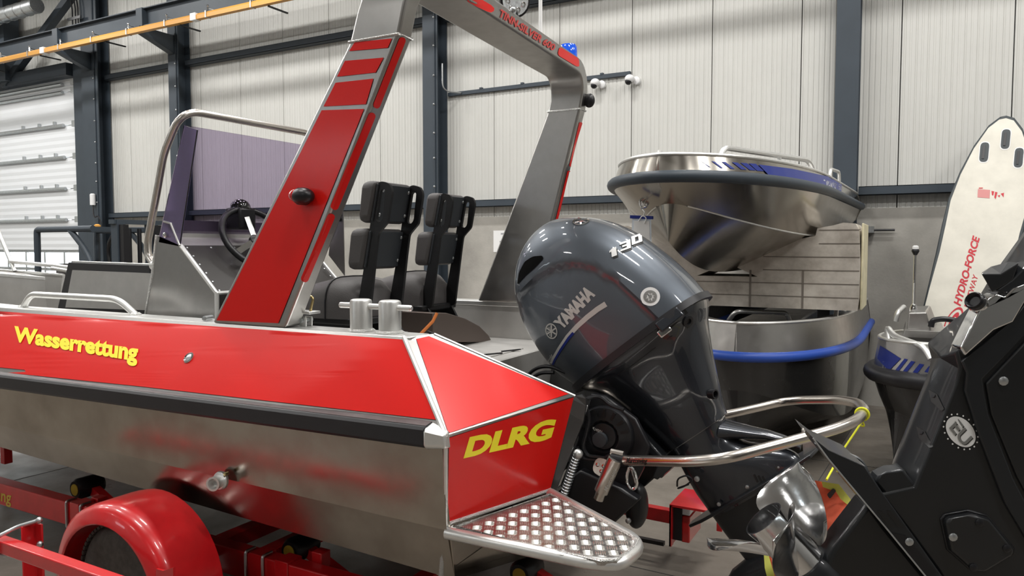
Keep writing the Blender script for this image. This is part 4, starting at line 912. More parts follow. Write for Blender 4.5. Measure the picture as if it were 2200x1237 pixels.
MB().prism([V((p.x, p.y, p.z)) for p in rpoly([ay(x, y, 2.875) for x, y in ((1270, 1012), (1282, 980), (1310, 990), (1322, 1010), (1300, 1030))], .03, 4)], (0, .006, 0)).build('flange', 'stain', hoop, smooth=30)
for x, y in ((1284, 998), (1297, 1001), (1292, 1012)): screw(hoop, ay(x, y, 2.873), (0, -1, 0), .009, 'chrome', 'bolt')
snap = [ay(x, y, 2.86) for x, y in ((1352, 1003), (1346, 1020), (1347, 1038), (1355, 1050), (1364, 1050), (1369, 1038), (1366, 1020), (1360, 1006))]
sh_ = thing('snap_hook', 'steel snap hook hanging from the hoop sleeve', 'hook', snap[0])
MB().tube(rnd(snap + [snap[0]], .02, 4), .0065, 10).build('hook_body', 'chrome', sh_)
MB().tube([ay(1356, 1006, 2.86), ay(1366, 1040, 2.86)], .004, 8).build('hook_gate', 'chrome', sh_); MB().tube([ay(1350, 1000, 2.86), ay(1345, 994, 2.85), ay(1356, 996, 2.86)], .005, 8).build('eye', 'black', sh_)
# ------------------------------------------------------------------- yellow cord and warning cloth
cord = thing('yellow_cord', 'thin yellow cord tied round the hoop, holding the orange cloth', 'cord', hp_[6])
kn = hp_[6].lerp(hp_[5], .35); dr = (hp_[5] - hp_[6]).normalized(); s_ = dr.orthogonal().normalized(); u_ = dr.cross(s_)
MB().tube([kn + (s_*math.cos(2*PI*k/20) + u_*math.sin(2*PI*k/20))*.0245 + dr*.004*(k/20) for k in range(20)], .0042, 8, closed=True).build('loop', 'rope', cord)
f0 = ay(1776, 1030, 2.72)
MB().tube([kn - V((0, 0, .03)), ay(1812, 965, 2.98), f0], .0038, 8).build('cord_line', 'rope', cord)
MB().tube(rnd([kn - V((0, 0, .024)), kn - V((-.01, 0, .05)), kn - V((.01, 0, .045)), kn - V((0.004, 0, .03))], .01), .0035, 6).build('knot', 'rope', cord)
fl_ = thing('warning_cloth', 'orange cloth bag with yellow border hanging behind the polished propeller', 'cloth', ay(1760, 1150, 2.75))
def cloth(pts, m, name, y, off=0, dens=3):
    vs, fs = densify(pts, [tuple(t) for t in tessellate_polygon([[V((*p, 0)) for p in pts]])], dens)
    b = MB(); b.add([ay(x, yy, y + off + .02*math.sin(x*.045 + yy*.02) + .012*math.sin(yy*.06)) for x, yy in vs], fs); return b.build(name, m, fl_, smooth=60)
cloth([(1690, 1060), (1740, 1030), (1775, 1036), (1800, 1042), (1832, 1080), (1846, 1106), (1816, 1142), (1790, 1175), (1776, 1183), (1766, 1180), (1720, 1260), (1660, 1270), (1640, 1180)], 'flago', 'cloth_panel', 2.72)
cloth([(1765, 1034), (1802, 1040), (1826, 1070), (1838, 1092), (1822, 1085), (1806, 1072), (1796, 1056), (1768, 1046)], 'flagy', 'border', 2.72, -.012, 2)
cloth([(1640, 1178), (1648, 1180), (1658, 1215), (1672, 1262), (1655, 1268), (1643, 1220)], 'flagy', 'border', 2.72, -.012, 2)
cloth([(1690, 1058), (1676, 1075), (1680, 1050), (1700, 1042), (1702, 1052)], 'flagy', 'border', 2.72, -.012, 1)
cloth([(p.x, p.y) for p in rpoly([(1776, 1062), (1790, 1048), (1797, 1054), (1783, 1072)], 4, 3)], 'cushback', 'handle_slot', 2.72, -.016, 1)
# =================================================================== BLACK OUTBOARD, close by
E0 = ad(1640, 1113, 1.95); hh = V((-.94, -.34, 0)).normalized(); TT = math.radians(47)
A2 = hh*math.cos(TT) + V((0, 0, math.sin(TT))); N2 = V((.34, -.94, 0)).normalized(); U2 = N2.cross(A2).normalized(); U2 = U2 if U2.z > 0 else -U2
be = thing('black_outboard', 'glossy black outboard motor tilted up at the front, white round sticker on its leg', 'outboard motor', E0 + V((.5, .1, -.6)))
def bp(x, y, r): return ap(x, y, E0 + N2*r, N2)
near = [(1893, 1062), (1965, 1046), (1990, 985), (2053, 830), (2062, 795), (2052, 756), (2112, 704), (2151, 688), (2200, 606), (2300, 470), (2360, 1330), (2075, 1330), (2016, 1225), (1950, 1136)]
mid = [(1868, 1019), (1925, 998), (1945, 960), (1997, 822), (2022, 765), (2040, 735), (2082, 660), (2125, 625), (2165, 560), (2270, 400), (2360, 1330), (2065, 1330), (2000, 1235), (1930, 1125)]
rn, rm = .085, .0
Rn = [bp(x, y, rn) for x, y in near]; Rm = [bp(x, y, rm) for x, y in mid]; Rf = [p - N2*2*rn for p in Rn]
b = MB(); b.quads([Rn, Rm, Rf], cap=False)
for ring, o_ in ((Rn, 0), (Rf, 28)):
    b.f += [tuple(i + o_ for i in t) for t in tessellate_polygon([ring])]
body = b.build('leg_housing', 'blk', be, smooth=30, bevel=.006, bseg=3)
# raised outer rib and inner glossy cover
rib = [(2068, 838), (2072, 800), (2060, 775), (2110, 735), (2165, 690), (2290, 520), (2290, 600), (2205, 712), (2106, 812), (2112, 850), (2119, 888), (2172, 1024), (2207, 1092), (2290, 1290), (2250, 1240), (2152, 1075), (2098, 932)]
MB().prism([bp(x, y, rn - .004) for x, y in rib], N2*.014).build('leg_rib', 'legdark', be, smooth=30, bevel=.004)
cov = [(2113, 822), (2206, 722), (2320, 580), (2330, 1290), (2300, 1280), (2210, 1078), (2180, 1022), (2124, 886)]
cv = MB().prism([bp(x, y, rn - .004) for x, y in cov], N2*.012).build('side_cover', 'blk', be, smooth=30, bevel=.004)
def bscrew(x, y, r, rr, m='galv', p=be): screw(p, bp(x, y, r), N2, rr, m, 'screw', .005)
bscrew(2155, 818, rn + .008, .011)
# hex service cover
hx = [(2023, 1117), (2030, 1107), (2080, 1098), (2117, 1108), (2171, 1174), (2168, 1186), (2110, 1221), (2083, 1218), (2036, 1177)]
MB().prism([bp(x + (x - 2093)*.09, y + (y - 1160)*.09, rn - .004) for x, y in hx], N2*.008).build('cover_seat', 'black', be, smooth=30, bevel=.003)
hc = MB().prism([bp(x, y, rn - .002) for x, y in hx], N2*.022).build('service_cover', 'blk', be, smooth=30, bevel=.007, bseg=3)
for x, y in ((2104, 1122), (2047, 1153), (2163, 1177), (2091, 1218)): bscrew(x, y, rn + .019, .010, 'galv' if x in (2047,) else 'black', hc)
# lower plate with vents and the strut below it
band_ = [(1747, 940), (1780, 966), (1861, 1003), (1893, 1053), (2016, 1225), (2080, 1315), (2040, 1315), (1989, 1238), (1908, 1139), (1780, 986)]
bd = MB().prism([bp(x, y, .105) for x, y in band_], -N2*.21).build('ventilation_plate', 'legdark', be, smooth=30, bevel=.003)
MB().tube([bp(x, y, .106) for x, y in ((1747, 941), (1780, 986), (1908, 1139), (1989, 1238), (2035, 1300))], .0022, 6).build('plate_edge', 'galv', be)
MB().tube(rnd([bp(x, y, .0) for x, y in ((1790, 965), (1850, 985), (1866, 1015), (1840, 1005))], .02), .004, 6).build('edge_lip', 'galv', be)
for x in (0, 19): MB().prism([bp(1884 + x, 1096, .104), bp(1894 + x, 1097, .104), bp(1922 + x, 1131, .104), bp(1910 + x, 1131, .104)], N2*.0025).build('vent_slot', 'blackp', be, smooth=0)
MB().prism([bp(x, y, .104) for x, y in ((1912, 1142), (1945, 1150), (2010, 1228), (1990, 1236))], N2*.003).build('plate_recess', 'black', be, smooth=0)
bscrew(1953, 1163, .105, .010)
st_ = [(1866, 1080), (1790, 1178), (1765, 1237), (1790, 1330), (2100, 1330), (1989, 1236), (1908, 1137)]
MB().prism([bp(x, y, .05) for x, y in st_], -N2*.10).build('gearcase_strut', 'blk', be, smooth=30, bevel=.012, bseg=3)
AF = -A2                                               # forward along the propeller shaft
MB().lathe(E0 + AF*.155, AF, [(.062, 0), (.070, .02), (.078, .12), (.08, .3), (.05, .5), (.01, .58)], 28).build('gearcase', 'legdark', be)
# step block behind the leg
MB().prism([bp(x, y, .03) for x, y in ((1866, 1022), (1872, 1010), (1898, 998), (1925, 996), (1968, 1048), (1955, 1056), (1900, 1062))], N2*.05).build('anode_housing', 'legdark', be, smooth=30, bevel=.012, bseg=3)
for x, y, s in ((2008, 851, 1.), (1982, 930, 1.), (1940, 1012, .8)):
    q = Rn[3].lerp(Rn[1], (y - 830)/216) if y < 1000 else Rn[1]
    pk = [(x - 12*s, y - 14*s), (x + 6*s, y - 4*s), (x + 22*s, y + 28*s), (x + 16*s, y + 32*s), (x - 6*s, y + 12*s)]
    decal_poly('bolt_pocket', pk, body, 'blackp', be, .002, 1)
    decal('pocket_bolt', ell(x - 1*s, y - 1*s, 5, 4, 0, 10), [tuple(range(10))], body, 'legdark', be, .004)
# sticker
BB = bvh_of([body])
decal('round_sticker', ell(2063.5, 927, 38, 26, .83, 40), [tuple(range(40))], BB, 'whitep', be, .0015, 'oval white sticker with black letters')
for k in range(18):
    a = 2*PI*k/18; ca, sa = 43*math.cos(a), 31*math.sin(a)
    decal('sticker_dot', ell(2063.5 + ca*math.cos(.83) - sa*math.sin(.83), 927 + ca*math.sin(.83) + sa*math.cos(.83), 1.9, 1.9, 0, 8), [tuple(range(8))], BB, 'whitep', be, .0015)
def eu(dx, dy, m, off): decal_text('lettering', 'EU', [(2038 + dx, 919 + dy), (2070 + dx, 959 + dy), (2089 + dx, 940 + dy), (2058 + dx, 899 + dy)], BB, m, be, .02, 0, 1, off)
eu(0, 0, bpy.data.materials['grey_print'], .0025); eu(1.5, 1.5, 'blackp', .0022)
decal_poly('sticker_slash', [(2051, 901), (2056, 900), (2060, 908), (2068, 920), (2062, 916), (2055, 909)], BB, 'whitep', be, .0032, 0)
# polished upper bracket with knob, black cleat
cp_ = [(2042, 741), (2062, 700), (2084, 657), (2100, 640), (2118, 628), (2135, 634), (2150, 618), (2196, 600), (2199, 607), (2152, 687), (2112, 704), (2052, 758)]
ch = MB().prism([bp(x, y, .05) for x, y in cp_], N2*.055).build('polished_bracket', 'chrome', be, smooth=30, bevel=.026, bseg=5)
decal_poly('red_reflector', [(2030, 737), (2036, 733), (2056, 750), (2050, 757)], ch, 'redp', be, .002) if False else None
kp = bp(2104, 653, .085); kd = (V((-.45, -.75, .35))).normalized()
kb = MB().lathe(kp, kd, [(.023, -.03), (.023, .010), (.021, .012)], 26).build('knob_ring', 'chrome', be)
MB().lathe(kp, kd, [(.0205, .006), (.0215, .026), (.018, .031), (.015, .028), (.011, .022), (.001, .022)], 26).build('knob', 'black', kb)
fa = [bp(x, y, .10) for x, y in ((2108, 587), (2150, 588), (2190, 563), (2176, 602), (2132, 629))]; fb = [bp(x, y, .03) for x, y in ((2108, 586), (2128, 572), (2168, 562), (2186, 570), (2130, 606))]
MB().quads([fa, fb]).build('cleat', 'blk', be, smooth=0, bevel=.003)
MB().prism([bp(x, y, .05) for x, y in ((2118, 622), (2140, 628), (2190, 604), (2215, 560), (2190, 560), (2150, 600))], N2*.05).build('cleat_base', 'legdark', be, smooth=0, bevel=.004)
# powerhead beyond the frame edge
rings = []
for q, f0, f1, w in ((1.02, .0, .62, .17), (1.08, -.02, .70, .23), (1.3, -.01, .72, .24), (1.5, .03, .68, .22), (1.62, .10, .60, .17), (1.67, .22, .48, .08)):
    rings.append([E0 + AF*((f0+f1)/2 + (f1-f0)/2*math.copysign(abs(math.cos(a))**.7, math.cos(a))) + N2*w*math.copysign(abs(math.sin(a))**.7, math.sin(a)) + U2*q for a in [2*PI*k/40 for k in range(40)]])
MB().quads(rings).build('cowling', 'blk', be, smooth=50)
# propeller
pr = thing('propeller', 'polished three-blade steel propeller on the black outboard', 'propeller', E0)
hubo = MB().lathe(E0, AF, [(.052, .10), (.053, .01), (.0535, 0), (.0575, 0), (.0575, .006), (.054, .03), (.056, .155), (.050, .16)], 40, cap=False).build('hub', 'prop', pr, smooth=50)
MB().lathe(E0 + AF*.075, -A2*-1, [(.0525, 0), (.001, .001)], 30, cap=False).build('hub_bore', 'black', pr)
MB().lathe(E0 + AF*.074, A2, [(.014, 0), (.014, .012), (.008, .014), (.007, .002)], 12).build('shaft_nut', 'galv', pr)
e1 = (rt - A2*rt.dot(A2)).normalized(); e1 = (fw.cross(A2)).normalized(); e1 = e1 if e1.dot(rt) > 0 else -e1; e2 = A2.cross(e1); e2 = e2 if e2.dot(fw) < 0 else -e2    # e1 across the view, e2 towards the eye
def blade(ph, name='blade'):
    g1, g2 = [], []; nr, nc = 15, 17
    for i in range(nr):
        u = i/(nr - 1); r = .050 + u*.140
        c = (.060 + .045*math.sin(PI*min(1, u*1.05)**.9))*max(0, 1 - u**5)**.5 + .001          # half chord
        th_ = math.atan(.50/(2*PI*r)); ring, ringb = [], []
        for j in range(nc):
            v = -1 + 2*j/(nc - 1); a = ph + .25*u**1.5 + v*c*math.cos(th_)/r
            ax_ = .092 - .100*u**1.1 + v*c*math.sin(th_) - .012*(1 - v*v)*u
            th = .007*(1 - u*.6)*(1 - v**6) + .0008
            p = E0 + AF*ax_ + (e1*math.cos(a) + e2*math.sin(a))*r
            ring.append(p - AF*th*.5); ringb.append(p + AF*th*.5)
        g1.append(ring + ringb[::-1])
    return MB().quads(g1).build(name, 'prop', pr, smooth=60)
for k in range(3): blade(-.63 + k*2*PI/3)
# =================================================================== TRAILER
tr_ = thing('boat_trailer', 'red steel boat trailer with fenders under the rescue boat', 'trailer', (-3.2, YC, 0))
bt = {}
for y in (2.35, 4.10):
    MB().box((-6.8, y, .205), (-.98 if y < 3 else -1.75, y + .08, .335)).build('side_beam', 'redpaint', tr_, bevel=.006)
sb = [o for o in tr_.children][0]
for x in (-6.2, -4.0, -2.75, -1.92): MB().box((x, 2.43, .22), (x + .08, 4.10, .30)).build('cross_beam', 'redpaint', tr_, bevel=.004)
decal_text('lettering', 'Wasserrettung', [(-122, 1052), (24, 1090), (25, 1056), (-122, 1018)], sb, mat('dull_yellow_print', (.60, .42, .05), .5), tr_, .02, 0, 0, .0015)
def ubolt(x, y0, y1, z0, z1):
    return MB().tube(rnd([(x, y0 + .05, z1 + .01), (x, y0 - .008, z1 + .01), (x, y0 - .008, z0 - .012), (x, y0 + .05, z0 - .012)], .015, 4), .007, 8).build('u_bolt', 'galv', tr_)
for px in (142, 172): c = ay(px, 1105, 2.34); ubolt(c.x, 2.35, 2.43, .205, .335)
for px in (527, 563): c = ay(px, 1210, 2.34); ubolt(c.x, 2.35, 2.43, .205, .335)
for px in (158, 190, 545, 600): c = ay(px, 1100, 2.34); MB().box((c.x - .04, 2.343, .20), (c.x + .04, 2.435, .345)).build('clamp_plate', 'redpaint', tr_, bevel=.003)
# posts with rollers
for px, py, yy in ((214, 1085, 2.47), (362, 1128, 2.6), (690, 1205, 2.47), (15, 1008, 3.1)):
    c = ay(px, py, yy); MB().box((c.x - .03, yy - .03, .30), (c.x + .03, yy + .03, c.z + .05)).build('roller_post', 'redpaint', tr_, bevel=.004)
for px, py, yy in ((168, 1050, 2.55), (628, 1183, 2.55), (1120, 1232, 3.0)):
    c = ay(px, py, yy); ro = MB().lathe(c - V((0, .02, 0)), (0, 1, 0), [(.05, 0), (.062, .02), (.062, .14), (.05, .16)], 22).build('roller', 'black', tr_)
    MB().lathe(c - V((0, .024, 0)), (0, 1, 0), [(.034, 0), (.034, .01), (.026, .012), (.024, .004)], 18).build('roller_hub', mat('roller_yellow', (.45, .30, .03), .5) if 'roller_yellow' not in bpy.data.materials else bpy.data.materials['roller_yellow'], ro)
    MB().bar(c + V((0, .07, 0)), (c.x + .3, yy + .07, c.z - .12), .05, .05).build('roller_arm', 'redpaint', tr_)
MB().tube([ay(-20, 1018, 3.3), ay(160, 1066, 3.3)], .012, 8).build('brake_line', 'black', tr_)
# fenders and wheels, both sides
WX = -2.98
def wheel(yo, sgn):
    wz = .285; y0 = yo
    prof = [(.15, .0), (.20, -.005), (.245, .012), (.272, .035), (.279, .06), (.279, .125), (.272, .15), (.245, .172), (.20, .185)]
    ty = MB().lathe((WX, y0, wz), (0, 1, 0), prof, 48).build('tyre', 'tyre', tr_)
    trb = MB()
    for k in range(64):
        for row, (ya, yb) in enumerate(((.012, .045), (.055, .085), (.097, .127), (.138, .172))):
            a = 2*PI*(k + (row % 2)*.5)/64; r0 = .2755 if row in (1, 2) else .266
            d = V((math.cos(a), 0, math.sin(a))); t_ = V((-math.sin(a), 0, math.cos(a)))
            trb.bar(V((WX, y0 + ya, wz)) + d*(r0 + .004), V((WX, y0 + yb, wz)) + d*(r0 + .004), .019, .012, side=t_)
    stuff(trb.build('tread_block', 'tyre', ty, smooth=0))
    MB().lathe((WX, y0 + .03, wz), (0, 1, 0), [(.155, 0), (.15, .02), (.12, .03), (.05, .02), (.045, -.01), (.002, -.012)], 28).build('rim', 'galv', tr_)
    # fender: hoop of changing section, rolled lip
    rings = []
    for k in range(29):
        a = math.radians(-14 + 208*k/28); d = V((math.cos(a), 0, math.sin(a)))
        w0, w1 = y0 - .055*sgn if sgn > 0 else y0, 0
        sec = [(-.045, .300), (-.049, .306), (-.046, .316), (-.034, .352), (-.016, .374), (.02, .380), (.19, .380), (.235, .374), (.24, .36), (.232, .36), (.19, .372), (.05, .372), (-.002, .364), (-.024, .346), (-.040, .314)]
        rings.append([V((WX, (y0 + s_) if sgn > 0 else (y0 + .19 - s_), wz - .01)) + V((d.x*r*1.06, 0, d.z*r)) for s_, r in sec])
    MB().quads(rings).build('fender', 'redpaint', tr_, smooth=50)
wheel(1.90, 1); wheel(4.47, -1)
MB().box((WX - .04, 2.09, .25), (WX + .04, 4.47, .32)).build('axle', 'redpaint', tr_)
c = ay(358, 1225, 1.95); MB().prism([V((p.x, 1.86, p.z)) for p in [ay(x, y, 1.86) for x, y in ((335, 1222), (350, 1226), (372, 1219), (372, 1260), (335, 1260))]], (0, .01, 0)).build('fender_bracket', 'redpaint', tr_)
MB().box((-2.62, 1.92, .10), (-2.55, 2.36, .25)).build('fender_stay', 'redpaint', tr_)
# guard rail in front of the wheel
GY = 1.60
g0, g1 = ay(-60, 1149, GY), ay(330, 1268, GY)
MB().bar((g0.x - .6, GY, .535), (g1.x + .3, GY, .535), .05, .052).build('guard_rail', 'redpaint', tr_, bevel=.005)
c = ay(66, 1160, GY + .07)
MB().box((c.x - .025, GY + .045, .0), (c.x - .018, GY + .115, c.z + .06)).build('guard_post', 'redpaint', tr_, bevel=.003)
MB().box((c.x - .025, GY + .10, .0), (c.x + .025, GY + .108, c.z + .06)).build('guard_post', 'redpaint', tr_, bevel=.003)
MB().tube(rnd([(c.x + .02, GY + .10, .62), (c.x - .04, GY + .04, .60), (c.x - .06, GY - .035, .575), (c.x - .06, GY - .035, .505), (c.x - .05, GY, .495)], .02), .0085, 10).build('u_bolt', 'galv', tr_)
for z in (.62, .52): MB().ball((c.x + .02, GY + .095, z), .014, 8, 6).build('bolt', 'galv', tr_)
MB().box((c.x - .05, GY + .05, .0), (c.x + .05, 2.35, .05)).build('guard_arm', 'redpaint', tr_)
MB().box((c.x + .3, GY + .05, .22), (c.x + .36, 2.35, .28)).build('guard_arm', 'redpaint', tr_) if False else None
# tail light board at the far rear corner
q = [ay(x, y, 3.9) for x, y in ((1453, 1085), (1455, 1165), (1522, 1130), (1490, 1062))]
x0, x1 = q[0].x - .02, q[2].x + .02; z0, z1 = .135, .36
MB().bar((-1.75, 4.02, .245), (x0 + .03, 4.02, .235), .05, .075, side=(0, 1, 0)).build('light_arm', 'redpaint', tr_, bevel=.004)
MB().bar((-1.75, 3.9, .12), (-1.18, 3.9, .12), .03, .02).build('light_wiring', 'black', tr_)
MB().tube(rnd([(-1.7, 3.98, .29), (-1.5, 3.97, .30), (-1.3, 3.97, .27)], .05), .014, 8).build('light_wiring', 'black', tr_)
lx = x1
bx = MB(); bx.box((x0, 3.84, z1 - .006), (x1, 4.14, z1 + .006)); bx.box((x0, 3.84, z0), (x0 + .012, 3.88, z1)); bx.box((x0, 3.84, z0), (x0 + .008, 4.14, z1)); bx.box((x1 - .03, 4.13, z0 + .02), (x1, 4.14, z1)); bx.build('light_guard', 'redpaint', tr_, smooth=0)
MB().box((x0 + .01, 3.87, z0 + .03), (x0 + .06, 4.11, z1 - .02)).build('lamp_base', 'black', tr_)
MB().box((x0 + .055, 3.88, z0 + .02), (x0 + .10, 4.12, z1 - .06)).build('tail_lamp', 'redlens', tr_, bevel=.006)
MB().box((x0 + .055, 3.88, z1 - .055), (x0 + .10, 4.12, z1 - .015)).build('indicator_lamp', 'clearpl', tr_, bevel=.006)
# =================================================================== STORED BOATS
def stored_boat(name, label, bow, stern, B, zr, zg, zk, zc, mats, xfull=.30, group='aluminium boats stored by the wall', pw=2.3, pitch=0., cbk=(.80, .38), stem=1.0, rr=.038):
    bow = V(bow); stern = V(stern); L = (bow - stern).length; d = (bow - stern).normalized(); l = V((-d.y, d.x, 0))
    t = thing(name, label, 'boat', (stern.x, stern.y, 0) if zk < .3 else (stern.x, stern.y, zk), group)
    def Wd(x, y, z): return stern + d*x + l*y + V((0, 0, z + pitch*(x/L)))
    def hb(x): 
        u = max(0, (x/L - xfull)/(1 - xfull)); return B*max(1 - u**pw, 0)**.5
    xs_ = [L*(1 - (1 - i/26)**1.0) for i in range(24)] + [L*k for k in (.905, .93, .95, .968, .982, .992, .998, 1.0)]
    xs_ = sorted(set(xs_)); hl, hr, ts, gd_, kl = [], [], [], [], []
    for x in xs_:
        b = hb(x); u = x/L; rise = max(0, (u - .55)/.45)
        kz = zk + (zr - zk - .10)*rise**2.6*.75*stem; cz = zc + (zr - zc)*rise**2.2*.55
        cb = b*(cbk[0] - cbk[1]*rise**2)
        hl.append((x, b, cb, kz, cz, rise))
    def side(s):
        R1, R2, R3 = [], [], []
        for x, b, cb, kz, cz, rise in hl:
            xs2 = x - rise**2*.09*L*stem
            R1.append([Wd(x, s*(b - .012), zr - .03), Wd(lerp(x, xs2, .5), s*lerp(b, cb, .55), lerp(zr, cz, .60)), Wd(xs2, s*cb, cz)])
            R2.append([Wd(xs2, s*cb, cz), Wd(xs2 + 0, 0, kz)])
            R3.append([Wd(x, s*(b - .012), zr + .03), Wd(max(x - .02, 0), s*max(b - .045, 0), zg)])
        return R1, R2, R3
    b1, b2, b3 = MB(), MB(), MB()
    for s in (1, -1):
        R1, R2, R3 = side(s)
        b1.quads(R1, closed=False, cap=False); b2.quads(R2, closed=False, cap=False); b3.quads(R3, closed=False, cap=False)
    hs_ = b1.build('hull_side', mats[0], t, smooth=60); hb_ = b2.build('hull_bottom', mats[1], t, smooth=60); sk = b3.build('sheer_strake', mats[2], t, smooth=60)
    x, b, cb, kz, cz, rise = hl[0]
    MB().add([Wd(0, b, zr - .03), Wd(0, cb, cz), Wd(0, 0, kz), Wd(0, -cb, cz), Wd(0, -b, zr - .03), Wd(0, -b + .04, zg), Wd(0, b - .04, zg)], [tuple(range(7))]).build('transom', mats[0], t, smooth=0)
    edge = [Wd(h[0], h[1], zr) for h in hl] + [Wd(h[0], -h[1], zr) for h in hl[::-1][1:]]
    MB().tube(edge, rr, 12).build('rub_rail', mats[3], t, smooth=60)
    ge = [Wd(max(h[0] - .02, 0), max(h[1] - .045, 0), zg) for h in hl] + [Wd(max(h[0] - .02, 0), -max(h[1] - .045, 0), zg) for h in hl[::-1][1:]]
    MB().tube(ge, .012, 8).build('gunwale', 'alubright', t)
    dk = [[Wd(max(h[0] - .03, 0), max(h[1] - .05, 0), zg - .004), Wd(max(h[0] - .12, 0) * .985, max(h[1] - .15, 0), zg - .010)] for h in hl]
    dkb = MB(); dkb.quads(dk, closed=False, cap=False); dkb.quads([[Wd(max(h[0] - .03, 0), -max(h[1] - .05, 0), zg - .004), Wd(max(h[0] - .12, 0)*.985, -max(h[1] - .15, 0), zg - .010)] for h in hl], closed=False, cap=False); dkb.build('side_deck', 'alu', t, smooth=60)
    MB().quads([[Wd(h[0]*.96, h[1]*.86, zr - .12), Wd(h[0]*.96, -h[1]*.86, zr - .12)] for h in hl], closed=False, cap=False).build('inner_floor', 'aludark', t)
    for s in (1, -1):
        ch_ = [Wd(h[0] - h[5]**2*.09*L*stem, s*h[2], h[4]) for h in hl]
        if mats[0] == 'bow': MB().tube([p for p in ch_[:-3]], .006, 6).build('chine_bead', 'alubright', t)
    return t, Wd, hl, hs_, sk, hb_
# ---- lower boat with blue rail
lb, Wl, hll, _, lsk, _ = stored_boat('stored_boat', 'aluminium boat with blue rail standing on the floor under the foam block', (-1.16, 5.55, 0), (-1.16, 8.85, 0), .74, .94, 1.19, .10, .34, ['bow2', 'bow2', 'alu', 'blue'], .42, pw=2.6, cbk=(.95, .15), stem=.35)
for s in (1, -1): pass
rg_ = [Wl(2.45, .60, 1.19), Wl(2.35, .60, 1.30), Wl(1.35, .64, 1.30), Wl(1.25, .64, 1.19)]
MB().tube(rnd(rg_, .08), .017, 10).build('grab_rail', 'alubright', lb); MB().tube([Wl(1.85, .62, 1.30), Wl(1.85, .62, 1.19)], .014, 8).build('rail_stay', 'alubright', lb)
rg_ = [Wl(2.55, -.55, 1.19), Wl(2.45, -.55, 1.30), Wl(1.35, -.64, 1.30), Wl(1.25, -.64, 1.19)]
MB().tube(rnd(rg_, .08), .017, 10).build('grab_rail', 'alubright', lb)
rg_ = [ay(1566, 688, 6.3), ay(1580, 668, 6.25), ay(1690, 672, 6.6), ay(1697, 692, 6.6)]
MB().tube(rnd(rg_, .06), .02, 12).build('bow_rail', 'alubright', lb)
MB().box((-1.4, 6.6, .80), (-.9, 8.3, 1.10)).build('centre_box', 'aludark', lb, bevel=.02)
q = ay(1813, 782, 7.2); MB().ball(q, .03, 10, 6).build('drain_plug', 'galv', lb)
# ---- upper boat
ub, Wu, hlu, uhs, usk, uhb = stored_boat('stored_boat', 'upside bare aluminium boat with black rail resting high on the foam block', (-1.42, 4.45, 0), (-1.30, 8.80, 0), .76, 2.18, 2.32, 1.545, 1.84, ['bow', 'bow', 'bow', 'steel'], .50, pw=2.2, cbk=(.82, .36), stem=.60)
ub['label'] = 'bare aluminium boat with black rail and blue stripes, resting high on the foam block'
UB = bvh_of([usk])
for k, (x0, x1, w) in enumerate(((1503, 1545, 3), (1528, 1568, 6), (1549, 1590, 9), (1572, 1612, 12), (1590, 1630, 14), (1608, 1644, 15))):
    decal_poly('blue_stripe', [(x0, 345 + k*1.2), (x0 + w, 346 + k*1.2), (x1 + w, 375 + k*1.8), (x1, 374 + k*1.8)], UB, 'navy', ub, .003, 1)
decal_poly('blue_panel', [(1628, 354), (1700, 363), (1808, 386), (1806, 412), (1740, 400), (1658, 385)], UB, 'navy', ub, .006, 4, 'dark blue panel along the side')
decal_text('lettering', 'TINN-SILVER 450', [(1768, 400), (1806, 409), (1806, 397), (1768, 386)], UB, 'silver', ub, .02, 0, 0, .006)
def urail(px, zs, r, rr, name):
    P = [az(x, y, 2.31) for x, y in px]
    pts = [P[0], P[0].lerp(P[-1], .04) + V((0, 0, zs)), P[0].lerp(P[-1], .93) + V((0, 0, zs)), P[-1]]
    pts = [V((p.x, p.y, p.z)) for p in pts]
    MB().tube(rnd(pts, rr, 8), r, 10).build(name, 'alubright', ub)
    MB().tube([V((2*-1.37 - p.x, p.y, p.z)) for p in rnd(pts, rr, 8)], r, 10).build(name, 'alubright', ub)
    return pts
p_ = urail([(1545, 348), (1750, 374)], .10, .019, .08, 'grab_rail')
m_ = p_[1].lerp(p_[2], .62); MB().tube([m_, m_ - V((0, 0, .11))], .015, 8).build('rail_stay', 'alubright', ub)
urail([(1783, 388), (1803, 394)], .10, .014, .04, 'stern_handle')
q = Wu(3.72, -.42, 2.31); MB().tube(rnd([q + V((-.03, 0, -.02)), q + V((-.03, 0, .05)), q + V((.03, 0, .05)), q + V((.03, 0, -.02))], .03), .010, 8).build('bow_eye', 'alubright', ub)
h = bvh_of([uhs, uhb]).ray_cast(EYEP, ray(1383, 436).normalized())
